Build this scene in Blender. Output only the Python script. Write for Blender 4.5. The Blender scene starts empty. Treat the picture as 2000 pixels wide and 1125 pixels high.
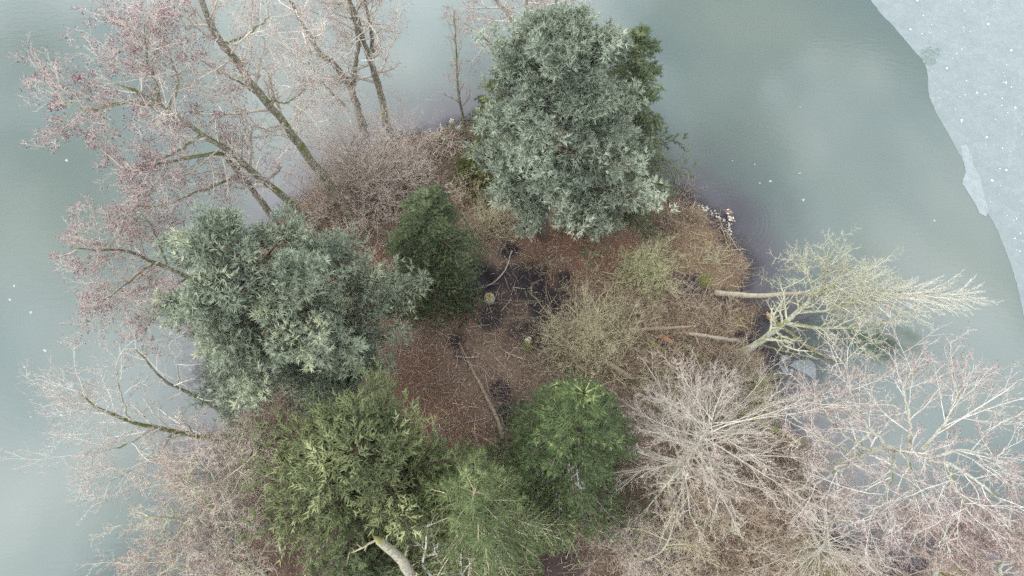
import bpy, math
import numpy as np
from mathutils import Vector

# ------------------------------------------------------------------ camera, sky, sun, exposure
SC = bpy.context.scene
COL = SC.collection
CAM_H, CAM_T, CAM_F = 50.0, math.radians(25.0), 1333.3
cam_d = bpy.data.cameras.new('camera')
cam_d.lens = 24.0
cam_d.sensor_width = 36.0
cam_d.clip_start = 0.5
cam_d.clip_end = 3000.0
cam = bpy.data.objects.new('camera', cam_d)
cam.location = (0, 0, CAM_H)
cam.rotation_euler = (CAM_T, 0, 0)
COL.objects.link(cam)
SC.camera = cam

SUN_EL, SUN_AZ = math.radians(46), math.radians(-118)      # azimuth from +Y, negative = towards -X
SKY_STRENGTH = 0.10
CLOUD_LOW, CLOUD_HIGH = 3.0, 52.0
world = bpy.data.worlds.new('World')
SC.world = world
world.use_nodes = True
wn = world.node_tree
wn.nodes.clear()


def nd(nt, kind, **kw):
    n = nt.nodes.new(kind)
    for k, v in kw.items():
        if k.startswith('i_'):
            n.inputs[k[2:].replace('_', ' ')].default_value = v
        elif k.startswith('n_'):
            n.inputs[int(k[2:])].default_value = v
        else:
            setattr(n, k, v)
    return n


def ramp(nt, fac, stops):
    r = nt.nodes.new('ShaderNodeValToRGB')
    e = r.color_ramp.elements
    while len(e) < len(stops):
        e.new(0.5)
    for el, (p, c) in zip(e, stops):
        el.position = p
        el.color = c if len(c) == 4 else (*c, 1)
    nt.links.new(fac, r.inputs[0])
    return r


def mixc(nt, fac, a, b, blend='MIX'):
    m = nt.nodes.new('ShaderNodeMix')
    m.data_type = 'RGBA'
    m.blend_type = blend
    for s, v in ((0, fac), (6, a), (7, b)):
        if hasattr(v, 'links'):
            nt.links.new(v, m.inputs[s])
        elif s == 0:
            m.inputs[0].default_value = v
        else:
            m.inputs[s].default_value = (*v, 1) if len(v) == 3 else v
    return m.outputs[2]


def math_n(nt, op, a, b=None, c=None, clamp=False):
    m = nt.nodes.new('ShaderNodeMath')
    m.operation = op
    m.use_clamp = clamp
    for i, v in enumerate((a, b, c)):
        if v is None:
            continue
        if hasattr(v, 'links'):
            nt.links.new(v, m.inputs[i])
        else:
            m.inputs[i].default_value = v
    return m.outputs[0]


def build_world():
    nt = wn
    out = nd(nt, 'ShaderNodeOutputWorld')
    bg = nd(nt, 'ShaderNodeBackground')
    bg.inputs[1].default_value = SKY_STRENGTH
    sky = nd(nt, 'ShaderNodeTexSky')
    sky.sky_type = 'NISHITA'
    sky.sun_disc = False
    sky.sun_elevation = SUN_EL
    sky.sun_rotation = SUN_AZ
    tc = nd(nt, 'ShaderNodeTexCoord')
    sep = nd(nt, 'ShaderNodeSeparateXYZ')
    nt.links.new(tc.outputs['Generated'], sep.inputs[0])
    zc = math_n(nt, 'MAXIMUM', math_n(nt, 'ADD', sep.outputs[2], 0.18), 0.06)
    px = math_n(nt, 'DIVIDE', sep.outputs[0], zc)
    py = math_n(nt, 'DIVIDE', sep.outputs[1], zc)
    comb = nd(nt, 'ShaderNodeCombineXYZ')
    nt.links.new(px, comb.inputs[0])
    nt.links.new(py, comb.inputs[1])
    comb.inputs[2].default_value = 99.9
    n1 = nd(nt, 'ShaderNodeTexNoise', i_Scale=1.9, i_Detail=4.0, i_Roughness=0.5, i_Distortion=0.4)
    nt.links.new(comb.outputs[0], n1.inputs['Vector'])
    r = ramp(nt, n1.outputs[0], [(0.39, (0, 0, 0)), (0.76, (1, 1, 1))])
    val = math_n(nt, 'MULTIPLY_ADD', r.outputs[0], CLOUD_HIGH - CLOUD_LOW, CLOUD_LOW)
    cc = nd(nt, 'ShaderNodeCombineColor')
    nt.links.new(math_n(nt, 'MULTIPLY', val, 0.97), cc.inputs[0])
    nt.links.new(val, cc.inputs[1])
    nt.links.new(math_n(nt, 'MULTIPLY', val, 1.03), cc.inputs[2])
    col = mixc(nt, 0.86, sky.outputs[0], cc.outputs[0])
    nt.links.new(col, bg.inputs[0])
    nt.links.new(bg.outputs[0], out.inputs[0])


build_world()
sun_d = bpy.data.lights.new('sun', 'SUN')
sun_d.energy = 1.3
sun_d.angle = math.radians(14)
sun_d.color = (1.0, 0.96, 0.9)
sun = bpy.data.objects.new('sun', sun_d)
COL.objects.link(sun)
sdir = Vector((math.sin(SUN_AZ) * math.cos(SUN_EL), math.cos(SUN_AZ) * math.cos(SUN_EL), math.sin(SUN_EL)))
sun.rotation_euler = sdir.to_track_quat('Z', 'Y').to_euler()
sun.location = (-60, 20, 80)

SC.view_settings.view_transform = 'Standard'
SC.view_settings.look = 'None'
SC.view_settings.exposure = 0.95
SC.view_settings.gamma = 1.0
SC.view_settings.use_curve_mapping = False
SC.render.engine = 'CYCLES'
SC.cycles.max_bounces = 5
SC.cycles.diffuse_bounces = 3
SC.cycles.glossy_bounces = 2
SC.cycles.transparent_max_bounces = 6
SC.cycles.use_adaptive_sampling = False
SC.cycles.use_denoising = False

# ------------------------------------------------------------------ helpers
_c, _s = math.cos(CAM_T), math.sin(CAM_T)


def at(px, py, z=0.0):
    """the point at height z that the photograph shows at pixel (px, py)"""
    dx, dy = (px - 1000) / CAM_F, -(py - 562.5) / CAM_F
    y, zz = dy * _c + _s, dy * _s - _c
    t = (z - CAM_H) / zz
    return np.array((dx * t, y * t, z))


def nrm(v):
    return v / np.maximum(np.linalg.norm(v, axis=-1, keepdims=True), 1e-9)


class MB:
    def __init__(self):
        self.V, self.Q, self.T, self.A, self.B, self.n = [], [], [], [], [], 0

    def add(self, V, Q=None, T=None, tint=0.5, lvl=0.0):
        V = np.asarray(V, float).reshape(-1, 3)
        if Q is not None and len(Q):
            self.Q.append(np.asarray(Q, np.int64).reshape(-1, 4) + self.n)
        if T is not None and len(T):
            self.T.append(np.asarray(T, np.int64).reshape(-1, 3) + self.n)
        self.V.append(V)
        self.A.append(np.broadcast_to(np.asarray(tint, float), (len(V),)).copy())
        self.B.append(np.broadcast_to(np.asarray(lvl, float), (len(V),)).copy())
        self.n += len(V)

    def mesh(self, name, mats, off=(0, 0, 0), smooth=False):
        V = np.concatenate(self.V) - np.asarray(off, float)
        Q = np.concatenate(self.Q) if self.Q else np.zeros((0, 4), np.int64)
        T = np.concatenate(self.T) if self.T else np.zeros((0, 3), np.int64)
        me = bpy.data.meshes.new(name)
        me.vertices.add(len(V))
        me.vertices.foreach_set('co', V.ravel().astype(np.float32))
        loops = np.concatenate([Q.ravel(), T.ravel()]).astype(np.int32)
        me.loops.add(len(loops))
        me.loops.foreach_set('vertex_index', loops)
        me.polygons.add(len(Q) + len(T))
        st = np.concatenate([np.arange(len(Q)) * 4, len(Q) * 4 + np.arange(len(T)) * 3]).astype(np.int32)
        me.polygons.foreach_set('loop_start', st)
        if smooth:
            me.polygons.foreach_set('use_smooth', np.ones(len(Q) + len(T), bool))
        for nm, arr in (('tint', self.A), ('lvl', self.B)):
            a = me.attributes.new(nm, 'FLOAT', 'POINT')
            a.data.foreach_set('value', np.concatenate(arr).astype(np.float32))
        me.update(calc_edges=True)
        if not isinstance(mats, (list, tuple)):
            mats = [mats]
        for m in mats:
            me.materials.append(m)
        return me

    def obj(self, name, mat, parent=None, smooth=False, kind=None, loc=None):
        off = np.array(parent.location) if parent is not None else (np.array(loc) if loc is not None else np.zeros(3))
        o = bpy.data.objects.new(name, self.mesh(name, mat, off, smooth))
        COL.objects.link(o)
        if parent is not None:
            o.parent = parent
        elif loc is not None:
            o.location = loc
        if kind:
            o['kind'] = kind
        return o


def tag(o, label, cat=None, group=None, kind=None):
    if label:
        o['label'] = label
    if cat:
        o['category'] = cat
    if group:
        o['group'] = group
    if kind:
        o['kind'] = kind
    return o


def thing(name, label, cat, loc, group=None):
    o = bpy.data.objects.new(name, None)
    o.empty_display_size = 0.3
    COL.objects.link(o)
    o.location = [float(v) for v in loc]
    return tag(o, label, cat, group)


def tubes(mb, P, R, sides, tint=0.5, lvl=0.0, cap=False, rng=None, rough=0.0):
    """P (N,K,3) centre lines, R (N,K) radii; the last ring closes to a point"""
    P = np.asarray(P, float)
    R = np.asarray(R, float)
    N, K = R.shape
    if N == 0:
        return
    T = np.empty_like(P)
    T[:, 1:-1] = P[:, 2:] - P[:, :-2]
    T[:, 0] = P[:, 1] - P[:, 0]
    T[:, -1] = P[:, -1] - P[:, -2]
    T = nrm(T)
    ref = np.where(np.abs(T[:, :1, 2:3]) > 0.85, np.array([1.0, 0.13, 0]), np.array([0.1, 0.0, 1.0]))
    U = nrm(np.cross(T, np.broadcast_to(ref, T.shape)))
    W = np.cross(T, U)
    nr = K if cap else K - 1
    ang = np.arange(sides) * 2 * math.pi / sides
    ca, sa = np.cos(ang), np.sin(ang)
    RR = R[:, :nr, None, None] * np.ones((1, 1, sides, 1))
    if rough and rng is not None:
        RR = RR * (1 + rough * rng.standard_normal((N, nr, sides, 1)))
    ring = P[:, :nr, None] + RR * (U[:, :nr, None] * ca[None, None, :, None] + W[:, :nr, None] * sa[None, None, :, None])
    per = nr * sides + (0 if cap else 1)
    if cap:
        V = ring.reshape(N, -1, 3)
        V = np.concatenate([V, P[:, -1:] + T[:, -1:] * R[:, -1:, None] * 0.15], 1)
        per = nr * sides + 1
    else:
        V = np.concatenate([ring.reshape(N, -1, 3), P[:, -1:]], 1)
    j = np.arange(sides)
    j2 = (j + 1) % sides
    base = (np.arange(N) * per)[:, None, None]
    qs = None
    if nr > 1:
        k = np.arange(nr - 1)[:, None] * sides
        q = np.stack([k + j, k + j2, k + sides + j2, k + sides + j], -1).reshape(-1, 4)
        qs = (base + q[None]).reshape(-1, 4)
    t = np.stack([(nr - 1) * sides + j, (nr - 1) * sides + j2, np.full(sides, nr * sides)], -1)
    ts = (base + t[None]).reshape(-1, 3)
    tt = np.repeat(np.broadcast_to(np.asarray(tint, float), (N,)), per)
    ll = np.repeat(np.broadcast_to(np.asarray(lvl, float), (N,)), per)
    mb.add(V, qs, ts, tt, ll)


def curve(pts, K):
    """Catmull-Rom resample of control points to K points"""
    pts = np.asarray(pts, float)
    if len(pts) == 2:
        pts = np.stack([pts[0], pts.mean(0), pts[1]])
    p = np.concatenate([[2 * pts[0] - pts[1]], pts, [2 * pts[-1] - pts[-2]]])
    seg = np.linalg.norm(np.diff(pts, axis=0), axis=1)
    cum = np.concatenate([[0], np.cumsum(seg)])
    s = np.linspace(0, cum[-1], K)
    i = np.clip(np.searchsorted(cum, s, side='right') - 1, 0, len(pts) - 2)
    f = ((s - cum[i]) / np.maximum(seg[i], 1e-9))[:, None]
    a, b, c, d = p[i], p[i + 1], p[i + 2], p[i + 3]
    return 0.5 * ((2 * b) + (-a + c) * f + (2 * a - 5 * b + 4 * c - d) * f ** 2 + (-a + 3 * b - 3 * c + d) * f ** 3)


def sample(P, R, idx, t):
    K = P.shape[1]
    f = np.clip(t, 0, 0.9999) * (K - 1)
    i = f.astype(int)
    fr = (f - i)[:, None]
    pos = P[idx, i] * (1 - fr) + P[idx, i + 1] * fr
    rad = R[idx, i] * (1 - fr[:, 0]) + R[idx, i + 1] * fr[:, 0]
    tan = nrm(P[idx, i + 1] - P[idx, i])
    return pos, rad, tan


def walk(rng, pos, d, L, K, wig, up):
    pts = [pos]
    step = (L / (K - 1))[:, None]
    p = pos
    for k in range(K - 1):
        d = nrm(d + wig * rng.standard_normal(d.shape) + np.array([0, 0, 1.0]) * up)
        p = p + d * step
        pts.append(p)
    return np.stack(pts, 1)


def grow(rng, P, R, n, t0=0.2, t1=1.0, ratio=0.5, Labs=None, ang=50, angsd=10, K=5, wig=0.12, up=0.03,
         rr=0.6, tip=0.4, shrink=0.5, flat=1.0, rmax=9.0, rmin=0.006, side=False, Lsd=0.28):
    N = len(P)
    idx = np.repeat(np.arange(N), n)
    t = t0 + (t1 - t0) * (np.tile(np.arange(n), N) + rng.random(N * n)) / n
    pos, rad, tan = sample(P, R, idx, t)
    ref = np.where(np.abs(tan[:, 2:3]) > 0.9, np.array([1.0, 0, 0]), np.array([0, 0, 1.0]))
    u = nrm(np.cross(tan, ref))
    v = np.cross(tan, u)
    if side:
        az = np.where(np.tile(np.arange(n), N) % 2 == 0, 0.0, math.pi) + rng.normal(0, 0.35, N * n)
    else:
        az = np.repeat(rng.random(N) * 6.28, n) + np.tile(np.arange(n), N) * 2.4 + rng.normal(0, 0.4, N * n)
    a = np.radians(np.clip(rng.normal(ang, angsd, N * n), 8, 110))
    d = np.cos(a)[:, None] * tan + np.sin(a)[:, None] * (np.cos(az)[:, None] * u + np.sin(az)[:, None] * v)
    d[:, 2] *= flat
    d = nrm(d)
    if Labs is None:
        Lp = np.linalg.norm(np.diff(P, axis=1), axis=2).sum(1)
        L = Lp[idx] * ratio
    else:
        L = np.full(N * n, Labs)
    L = L * (1 - shrink * t) * np.exp(rng.normal(0, Lsd, N * n))
    Pn = walk(rng, pos, d, L, K, wig, up)
    r0 = np.clip(rad * rr, rmin, rmax)
    Rn = r0[:, None] * np.linspace(1, tip, K)[None]
    return Pn, np.maximum(Rn, rmin * 0.6), idx


def spindles(mb, pos, d, L, r, tint, lvl=0.0, peak=0.4):
    """three sided double cones: buds, catkins, short shoots"""
    N = len(pos)
    ref = np.where(np.abs(d[:, 2:3]) > 0.9, np.array([1.0, 0, 0]), np.array([0, 0, 1.0]))
    u = nrm(np.cross(d, ref))
    v = np.cross(d, u)
    L = np.broadcast_to(L, (N,))[:, None]
    r = np.broadcast_to(r, (N,))[:, None]
    mid = pos + d * L * peak
    V = np.stack([pos, mid + u * r, mid + (-0.5 * u + 0.87 * v) * r, mid + (-0.5 * u - 0.87 * v) * r, pos + d * L], 1)
    f = np.array([(0, 2, 1), (0, 3, 2), (0, 1, 3), (4, 1, 2), (4, 2, 3), (4, 3, 1)])
    T = (np.arange(N) * 5)[:, None, None] + f[None]
    mb.add(V, None, T, np.repeat(np.broadcast_to(tint, (N,)), 5), np.repeat(np.broadcast_to(lvl, (N,)), 5))


def shoots(mb, pos, d, L, r, tint):
    """three sided pointed shoots, rounded off at the base by their own width"""
    N = len(pos)
    ref = np.where(np.abs(d[:, 2:3]) > 0.9, np.array([1.0, 0, 0]), np.array([0, 0, 1.0]))
    u = nrm(np.cross(d, ref))
    v = np.cross(d, u)
    L = np.broadcast_to(L, (N,))[:, None]
    r = np.broadcast_to(r, (N,))[:, None]
    b = pos + d * L * 0.08
    V = np.stack([b + u * r, b + (-0.5 * u + 0.87 * v) * r, b + (-0.5 * u - 0.87 * v) * r, pos + d * L], 1)
    f = np.array([(3, 0, 1), (3, 1, 2), (3, 2, 0)])
    mb.add(V, None, (np.arange(N) * 4)[:, None, None] + f[None], np.repeat(np.broadcast_to(tint, (N,)), 4), 0.0)


def blades(mb, rng, pos, d, n, L, w, spread, tint, along=0.0):
    """needle fans: n thin triangles in a cone round each direction"""
    N = len(pos)
    idx = np.repeat(np.arange(N), n)
    dd = d[idx]
    ref = np.where(np.abs(dd[:, 2:3]) > 0.9, np.array([1.0, 0, 0]), np.array([0, 0, 1.0]))
    u = nrm(np.cross(dd, ref))
    v = np.cross(dd, u)
    az = rng.random(N * n) * 6.283
    a = np.radians(rng.uniform(spread[0], spread[1], N * n))
    q = np.cos(a)[:, None] * dd + np.sin(a)[:, None] * (np.cos(az)[:, None] * u + np.sin(az)[:, None] * v)
    s = nrm(np.cross(q, rng.standard_normal((N * n, 3))))
    Lb = (np.broadcast_to(L, (N,))[idx] * rng.uniform(0.75, 1.15, N * n))[:, None]
    p = pos[idx] - dd * (along * rng.random(N * n))[:, None]
    V = np.stack([p - s * w * 0.5, p + s * w * 0.5, p + q * Lb], 1)
    T = np.arange(N * n * 3).reshape(-1, 3)
    lv = np.tile([0.0, 0.0, 1.0], N * n)
    mb.add(V, None, T, np.repeat(np.broadcast_to(tint, (N,))[idx], 3), lv)


def vnoise(x, y, scale, seed):
    """smooth value noise, numpy"""
    rg = np.random.default_rng(seed)
    tab = rg.random((256, 256))
    fx, fy = x / scale + 91.3, y / scale + 57.1
    ix, iy = np.floor(fx).astype(int), np.floor(fy).astype(int)
    tx, ty = fx - ix, fy - iy
    tx, ty = tx * tx * (3 - 2 * tx), ty * ty * (3 - 2 * ty)
    g = lambda a, b: tab[a % 256, b % 256]
    return (g(ix, iy) * (1 - tx) + g(ix + 1, iy) * tx) * (1 - ty) + (g(ix, iy + 1) * (1 - tx) + g(ix + 1, iy + 1) * tx) * ty


def fbm(x, y, scale, seed, o=4):
    s, a, tot = 0, 1.0, 0
    for i in range(o):
        s = s + a * vnoise(x, y, scale / 2 ** i, seed + i)
        tot += a
        a *= 0.55
    return s / tot


def sdist(x, y, poly):
    """signed distance to a polygon, positive inside"""
    sh = x.shape
    x, y = x.ravel(), y.ravel()
    best = np.full(x.shape, 1e9)
    ins = np.zeros(x.shape, bool)
    n = len(poly)
    for i in range(n):
        ax, ay = poly[i][:2]
        bx, by = poly[(i + 1) % n][:2]
        ex, ey = bx - ax, by - ay
        t = np.clip(((x - ax) * ex + (y - ay) * ey) / (ex * ex + ey * ey + 1e-12), 0, 1)
        best = np.minimum(best, (x - ax - t * ex) ** 2 + (y - ay - t * ey) ** 2)
        c = ((ay > y) != (by > y))
        if by != ay:
            ins ^= c & (x < (bx - ax) * (y - ay) / (by - ay) + ax)
    return (np.sqrt(best) * np.where(ins, 1, -1)).reshape(sh)


# ------------------------------------------------------------------ materials
def new_mat(name, rough=0.9, spec=0.2):
    m = bpy.data.materials.new(name)
    m.use_nodes = True
    nt = m.node_tree
    b = nt.nodes['Principled BSDF']
    b.inputs['Roughness'].default_value = rough
    b.inputs['Specular IOR Level'].default_value = spec
    return m, nt, b


def attr(nt, name):
    a = nt.nodes.new('ShaderNodeAttribute')
    a.attribute_name = name
    return a.outputs['Fac']


def obj_noise(nt, scale, detail=3.0, rough=0.55, stretch=None):
    tc = nt.nodes.new('ShaderNodeTexCoord')
    n = nd(nt, 'ShaderNodeTexNoise', i_Scale=scale, i_Detail=detail, i_Roughness=rough)
    nt.links.new(tc.outputs['Object'], n.inputs['Vector'])
    return n.outputs[0]


def bump(nt, b, h, strength=0.5, dist=0.05):
    bp = nd(nt, 'ShaderNodeBump')
    bp.inputs['Strength'].default_value = strength
    bp.inputs['Distance'].default_value = dist
    nt.links.new(h, bp.inputs['Height'])
    nt.links.new(bp.outputs[0], b.inputs['Normal'])


def mat_bark(name, a, b_, moss=(0.075, 0.085, 0.02), moss_amt=0.5, lichen=(0.3, 0.31, 0.26), lichen_amt=0.3):
    m, nt, b = new_mat(name, 0.95, 0.1)
    n1 = obj_noise(nt, 5.0, 5.0)
    n2 = obj_noise(nt, 1.3, 4.0)
    n3 = obj_noise(nt, 9.0, 3.0, 0.7)
    col = mixc(nt, ramp(nt, n1, [(0.35, (0, 0, 0)), (0.65, (1, 1, 1))]).outputs[0], a, b_)
    lf = ramp(nt, n3, [(0.62 - 0.35 * lichen_amt, (0, 0, 0)), (0.72 - 0.2 * lichen_amt, (1, 1, 1))]).outputs[0]
    col = mixc(nt, lf, col, lichen)
    geo = nt.nodes.new('ShaderNodeNewGeometry')
    sp = nt.nodes.new('ShaderNodeSeparateXYZ')
    nt.links.new(geo.outputs['Normal'], sp.inputs[0])
    mf = math_n(nt, 'ADD', math_n(nt, 'MULTIPLY', sp.outputs[2], 0.45), n2)
    mf = ramp(nt, mf, [(1.0 - 0.5 * moss_amt, (0, 0, 0)), (min(1, 1.12 - 0.5 * moss_amt), (1, 1, 1))]).outputs[0]
    col = mixc(nt, mf, col, moss)
    nt.links.new(col, b.inputs['Base Color'])
    bump(nt, b, n1, 0.7, 0.04)
    return m


def mat_twig(name, coarse, fine, alt, alt_amt=0.4, coarse_alt=None):
    """coarse to fine by branch order, a share of the branches in another tone (lichen)"""
    m, nt, b = new_mat(name, 0.9, 0.15)
    lv, ti = attr(nt, 'lvl'), attr(nt, 'tint')
    base = mixc(nt, lv, coarse, fine)
    f = ramp(nt, ti, [(1 - alt_amt - 0.12, (0, 0, 0)), (1 - alt_amt + 0.12, (1, 1, 1))]).outputs[0]
    col = mixc(nt, f, base, alt)
    n = obj_noise(nt, 6.0, 3.0)
    v = nd(nt, 'ShaderNodeHueSaturation')
    nt.links.new(math_n(nt, 'MULTIPLY_ADD', n, 1.0, 0.5), v.inputs['Value'])
    nt.links.new(col, v.inputs['Color'])
    nt.links.new(v.outputs[0], b.inputs['Base Color'])
    return m


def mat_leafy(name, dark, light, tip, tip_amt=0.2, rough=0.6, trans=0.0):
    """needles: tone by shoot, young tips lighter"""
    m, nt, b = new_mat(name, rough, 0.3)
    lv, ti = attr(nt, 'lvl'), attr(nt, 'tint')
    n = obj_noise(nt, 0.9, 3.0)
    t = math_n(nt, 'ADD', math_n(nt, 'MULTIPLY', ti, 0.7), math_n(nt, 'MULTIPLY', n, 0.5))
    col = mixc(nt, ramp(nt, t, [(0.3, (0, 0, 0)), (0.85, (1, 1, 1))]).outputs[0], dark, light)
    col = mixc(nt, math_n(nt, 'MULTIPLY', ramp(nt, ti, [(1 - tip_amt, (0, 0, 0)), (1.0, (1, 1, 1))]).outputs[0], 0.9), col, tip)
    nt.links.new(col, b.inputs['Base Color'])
    return m


def mat_plain(name, a, b_, scale=4.0, rough=0.9, spec=0.2, bumpy=0.3):
    m, nt, b = new_mat(name, rough, spec)
    n = obj_noise(nt, scale, 5.0, 0.6)
    nt.links.new(mixc(nt, ramp(nt, n, [(0.35, (0, 0, 0)), (0.65, (1, 1, 1))]).outputs[0], a, b_), b.inputs['Base Color'])
    if bumpy:
        bump(nt, b, n, bumpy, 0.03)
    return m


M = {}
M['bark_alder'] = mat_bark('bark_alder', (0.095, 0.083, 0.062), (0.165, 0.145, 0.108), moss=(0.105, 0.112, 0.035), moss_amt=0.72, lichen_amt=0.45)
M['bark_mossy'] = mat_bark('bark_mossy', (0.13, 0.12, 0.08), (0.2, 0.19, 0.14), moss=(0.16, 0.165, 0.075), moss_amt=0.42, lichen_amt=0.8)
M['bark_tan'] = mat_bark('bark_tan', (0.2, 0.17, 0.13), (0.3, 0.26, 0.21), moss_amt=0.0, lichen_amt=0.35)
M['bark_pale'] = mat_bark('bark_pale', (0.2, 0.19, 0.16), (0.3, 0.29, 0.25), moss=(0.14, 0.14, 0.06), moss_amt=0.35, lichen_amt=0.7, lichen=(0.36, 0.37, 0.32))
M['bark_hornbeam'] = mat_bark('bark_hornbeam', (0.19, 0.18, 0.14), (0.28, 0.265, 0.21), moss=(0.13, 0.15, 0.05), moss_amt=0.5, lichen_amt=0.6)
M['bark_pine'] = mat_bark('bark_pine', (0.07, 0.05, 0.042), (0.12, 0.09, 0.075), moss_amt=0.2, lichen_amt=0.15)
M['bark_dead'] = mat_bark('bark_dead', (0.15, 0.13, 0.1), (0.27, 0.235, 0.17), moss=(0.15, 0.15, 0.05), moss_amt=0.4, lichen_amt=0.5)
M['wood_fresh'] = mat_plain('wood_fresh', (0.3, 0.17, 0.085), (0.42, 0.28, 0.17), 12)
M['wood_old'] = mat_plain('wood_old', (0.13, 0.102, 0.075), (0.22, 0.18, 0.135), 7)
M['wood_red'] = mat_plain('wood_red', (0.2, 0.09, 0.055), (0.3, 0.15, 0.09), 7)
M['wood_grey'] = mat_plain('wood_grey', (0.2, 0.18, 0.15), (0.33, 0.3, 0.25), 5)
M['moss'] = mat_plain('moss', (0.085, 0.095, 0.035), (0.15, 0.17, 0.055), 8)
M['stone'] = mat_plain('stone', (0.28, 0.26, 0.24), (0.48, 0.45, 0.42), 14)
M['twig_alder'] = mat_twig('twig_alder', (0.3, 0.27, 0.22), (0.36, 0.295, 0.27), (0.46, 0.43, 0.37), 0.4)
M['twig_pale'] = mat_twig('twig_pale', (0.34, 0.32, 0.27), (0.335, 0.28, 0.24), (0.42, 0.4, 0.34), 0.32)
M['twig_lichen'] = mat_twig('twig_lichen', (0.3, 0.27, 0.18), (0.33, 0.28, 0.2), (0.38, 0.37, 0.23), 0.45)
M['twig_white'] = mat_twig('twig_white', (0.48, 0.465, 0.42), (0.34, 0.287, 0.255), (0.45, 0.44, 0.4), 0.28)
M['twig_pink'] = mat_twig('twig_pink', (0.32, 0.27, 0.22), (0.38, 0.32, 0.275), (0.44, 0.4, 0.35), 0.35)
M['twig_thicket'] = mat_twig('twig_thicket', (0.36, 0.35, 0.25), (0.37, 0.3, 0.27), (0.42, 0.41, 0.3), 0.4)
M['twig_brown'] = mat_twig('twig_brown', (0.2, 0.155, 0.115), (0.27, 0.205, 0.155), (0.4, 0.335, 0.255), 0.38)
M['twig_green'] = mat_twig('twig_green', (0.26, 0.25, 0.14), (0.3, 0.285, 0.185), (0.36, 0.365, 0.21), 0.5)
M['twig_fallen'] = mat_twig('twig_fallen', (0.3, 0.295, 0.2), (0.35, 0.345, 0.285), (0.39, 0.392, 0.29), 0.5)
M['twig_straw'] = mat_twig('twig_straw', (0.4, 0.39, 0.33), (0.42, 0.41, 0.36), (0.48, 0.48, 0.41), 0.5)
M['catkin'] = mat_leafy('catkin', (0.15, 0.075, 0.095), (0.29, 0.18, 0.2), (0.4, 0.3, 0.3), 0.25, 0.85)
M['catkin_pale'] = mat_leafy('catkin_pale', (0.2, 0.11, 0.12), (0.32, 0.2, 0.2), (0.38, 0.27, 0.26), 0.3, 0.85)
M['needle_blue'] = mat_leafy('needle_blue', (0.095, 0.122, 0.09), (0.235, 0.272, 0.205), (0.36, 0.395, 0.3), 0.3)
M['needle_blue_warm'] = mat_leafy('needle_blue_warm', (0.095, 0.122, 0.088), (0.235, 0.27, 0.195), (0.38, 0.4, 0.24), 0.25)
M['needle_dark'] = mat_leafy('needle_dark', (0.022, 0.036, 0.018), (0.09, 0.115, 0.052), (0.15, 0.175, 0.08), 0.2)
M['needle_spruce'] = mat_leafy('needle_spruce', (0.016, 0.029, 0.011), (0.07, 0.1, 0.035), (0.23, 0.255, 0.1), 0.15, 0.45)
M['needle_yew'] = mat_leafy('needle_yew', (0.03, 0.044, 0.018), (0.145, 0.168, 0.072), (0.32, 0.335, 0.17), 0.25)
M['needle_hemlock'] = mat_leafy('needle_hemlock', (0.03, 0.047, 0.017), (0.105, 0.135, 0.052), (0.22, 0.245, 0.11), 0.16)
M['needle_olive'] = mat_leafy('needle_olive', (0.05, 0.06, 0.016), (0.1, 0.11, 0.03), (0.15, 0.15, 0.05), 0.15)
M['litter'] = mat_leafy('litter', (0.09, 0.06, 0.045), (0.19, 0.135, 0.1), (0.42, 0.36, 0.31), 0.12, 0.8)
M['straw'] = mat_leafy('straw', (0.15, 0.1, 0.055), (0.27, 0.2, 0.115), (0.34, 0.28, 0.17), 0.25, 0.9)
M['grass'] = mat_leafy('grass', (0.07, 0.085, 0.02), (0.15, 0.17, 0.05), (0.22, 0.22, 0.08), 0.2, 0.9)
M['snow'] = mat_plain('snow', (0.7, 0.72, 0.75), (0.8, 0.8, 0.82), 10, 0.7)

# ------------------------------------------------------------------ the setting: ground, water, ice
SHORE = [(1285, 372), (1330, 378), (1352, 398), (1385, 412), (1418, 436), (1428, 462), (1450, 492), (1462, 520),
         (1453, 556), (1436, 574), (1470, 592), (1499, 612), (1478, 622), (1472, 645), (1460, 664), (1482, 682),
         (1490, 704), (1490, 716), (1508, 735), (1512, 765), (1495, 785), (1500, 815), (1520, 840), (1560, 870),
         (1585, 905), (1575, 940), (1605, 965), (1600, 1000), (1582, 1030), (1620, 1060), (1660, 1092), (1720, 1115),
         (1790, 1125), (1825, 1088), (1872, 1078), (1905, 1112), (1960, 1170), (2050, 1400), (1500, 1700), (500, 1700),
         (300, 1350), (400, 1180), (440, 1110), (474, 1050), (478, 1000), (470, 940), (452, 880), (468, 830),
         (500, 792), (480, 750), (450, 700), (452, 650), (472, 600), (490, 545), (502, 490), (530, 452), (560, 414),
         (592, 388), (630, 360), (670, 325), (720, 292), (780, 272), (828, 264), (848, 285), (862, 292), (852, 266),
         (876, 246), (920, 240), (955, 226), (1010, 222), (1100, 235), (1200, 290), (1250, 345)]
shore = [at(*p)[:2] for p in SHORE]
# (px, py, half width in px) of hollows and wet patches
DIPS = [(1350, 568, 26, 0.42), (1408, 590, 12, 0.75), (1100, 549, 9, 0.5), (974, 765, 14, 0.48), (1062, 600, 26, 0.3),
        (1030, 566, 26, 0.3), (940, 552, 20, 0.45), (1045, 655, 24, 0.25), (1000, 810, 26, 0.4), (890, 668, 12, 0.3),
        (995, 492, 10, 0.45), (1040, 530, 16, 0.35), (1445, 668, 14, 0.6), (1370, 715, 12, 0.4), (1205, 680, 14, 0.4)]


def wpt(px, py, r):
    p = at(px, py)
    k = CAM_F / (CAM_H * _c + p[1] * _s)
    return p[0], p[1], r / k


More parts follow.
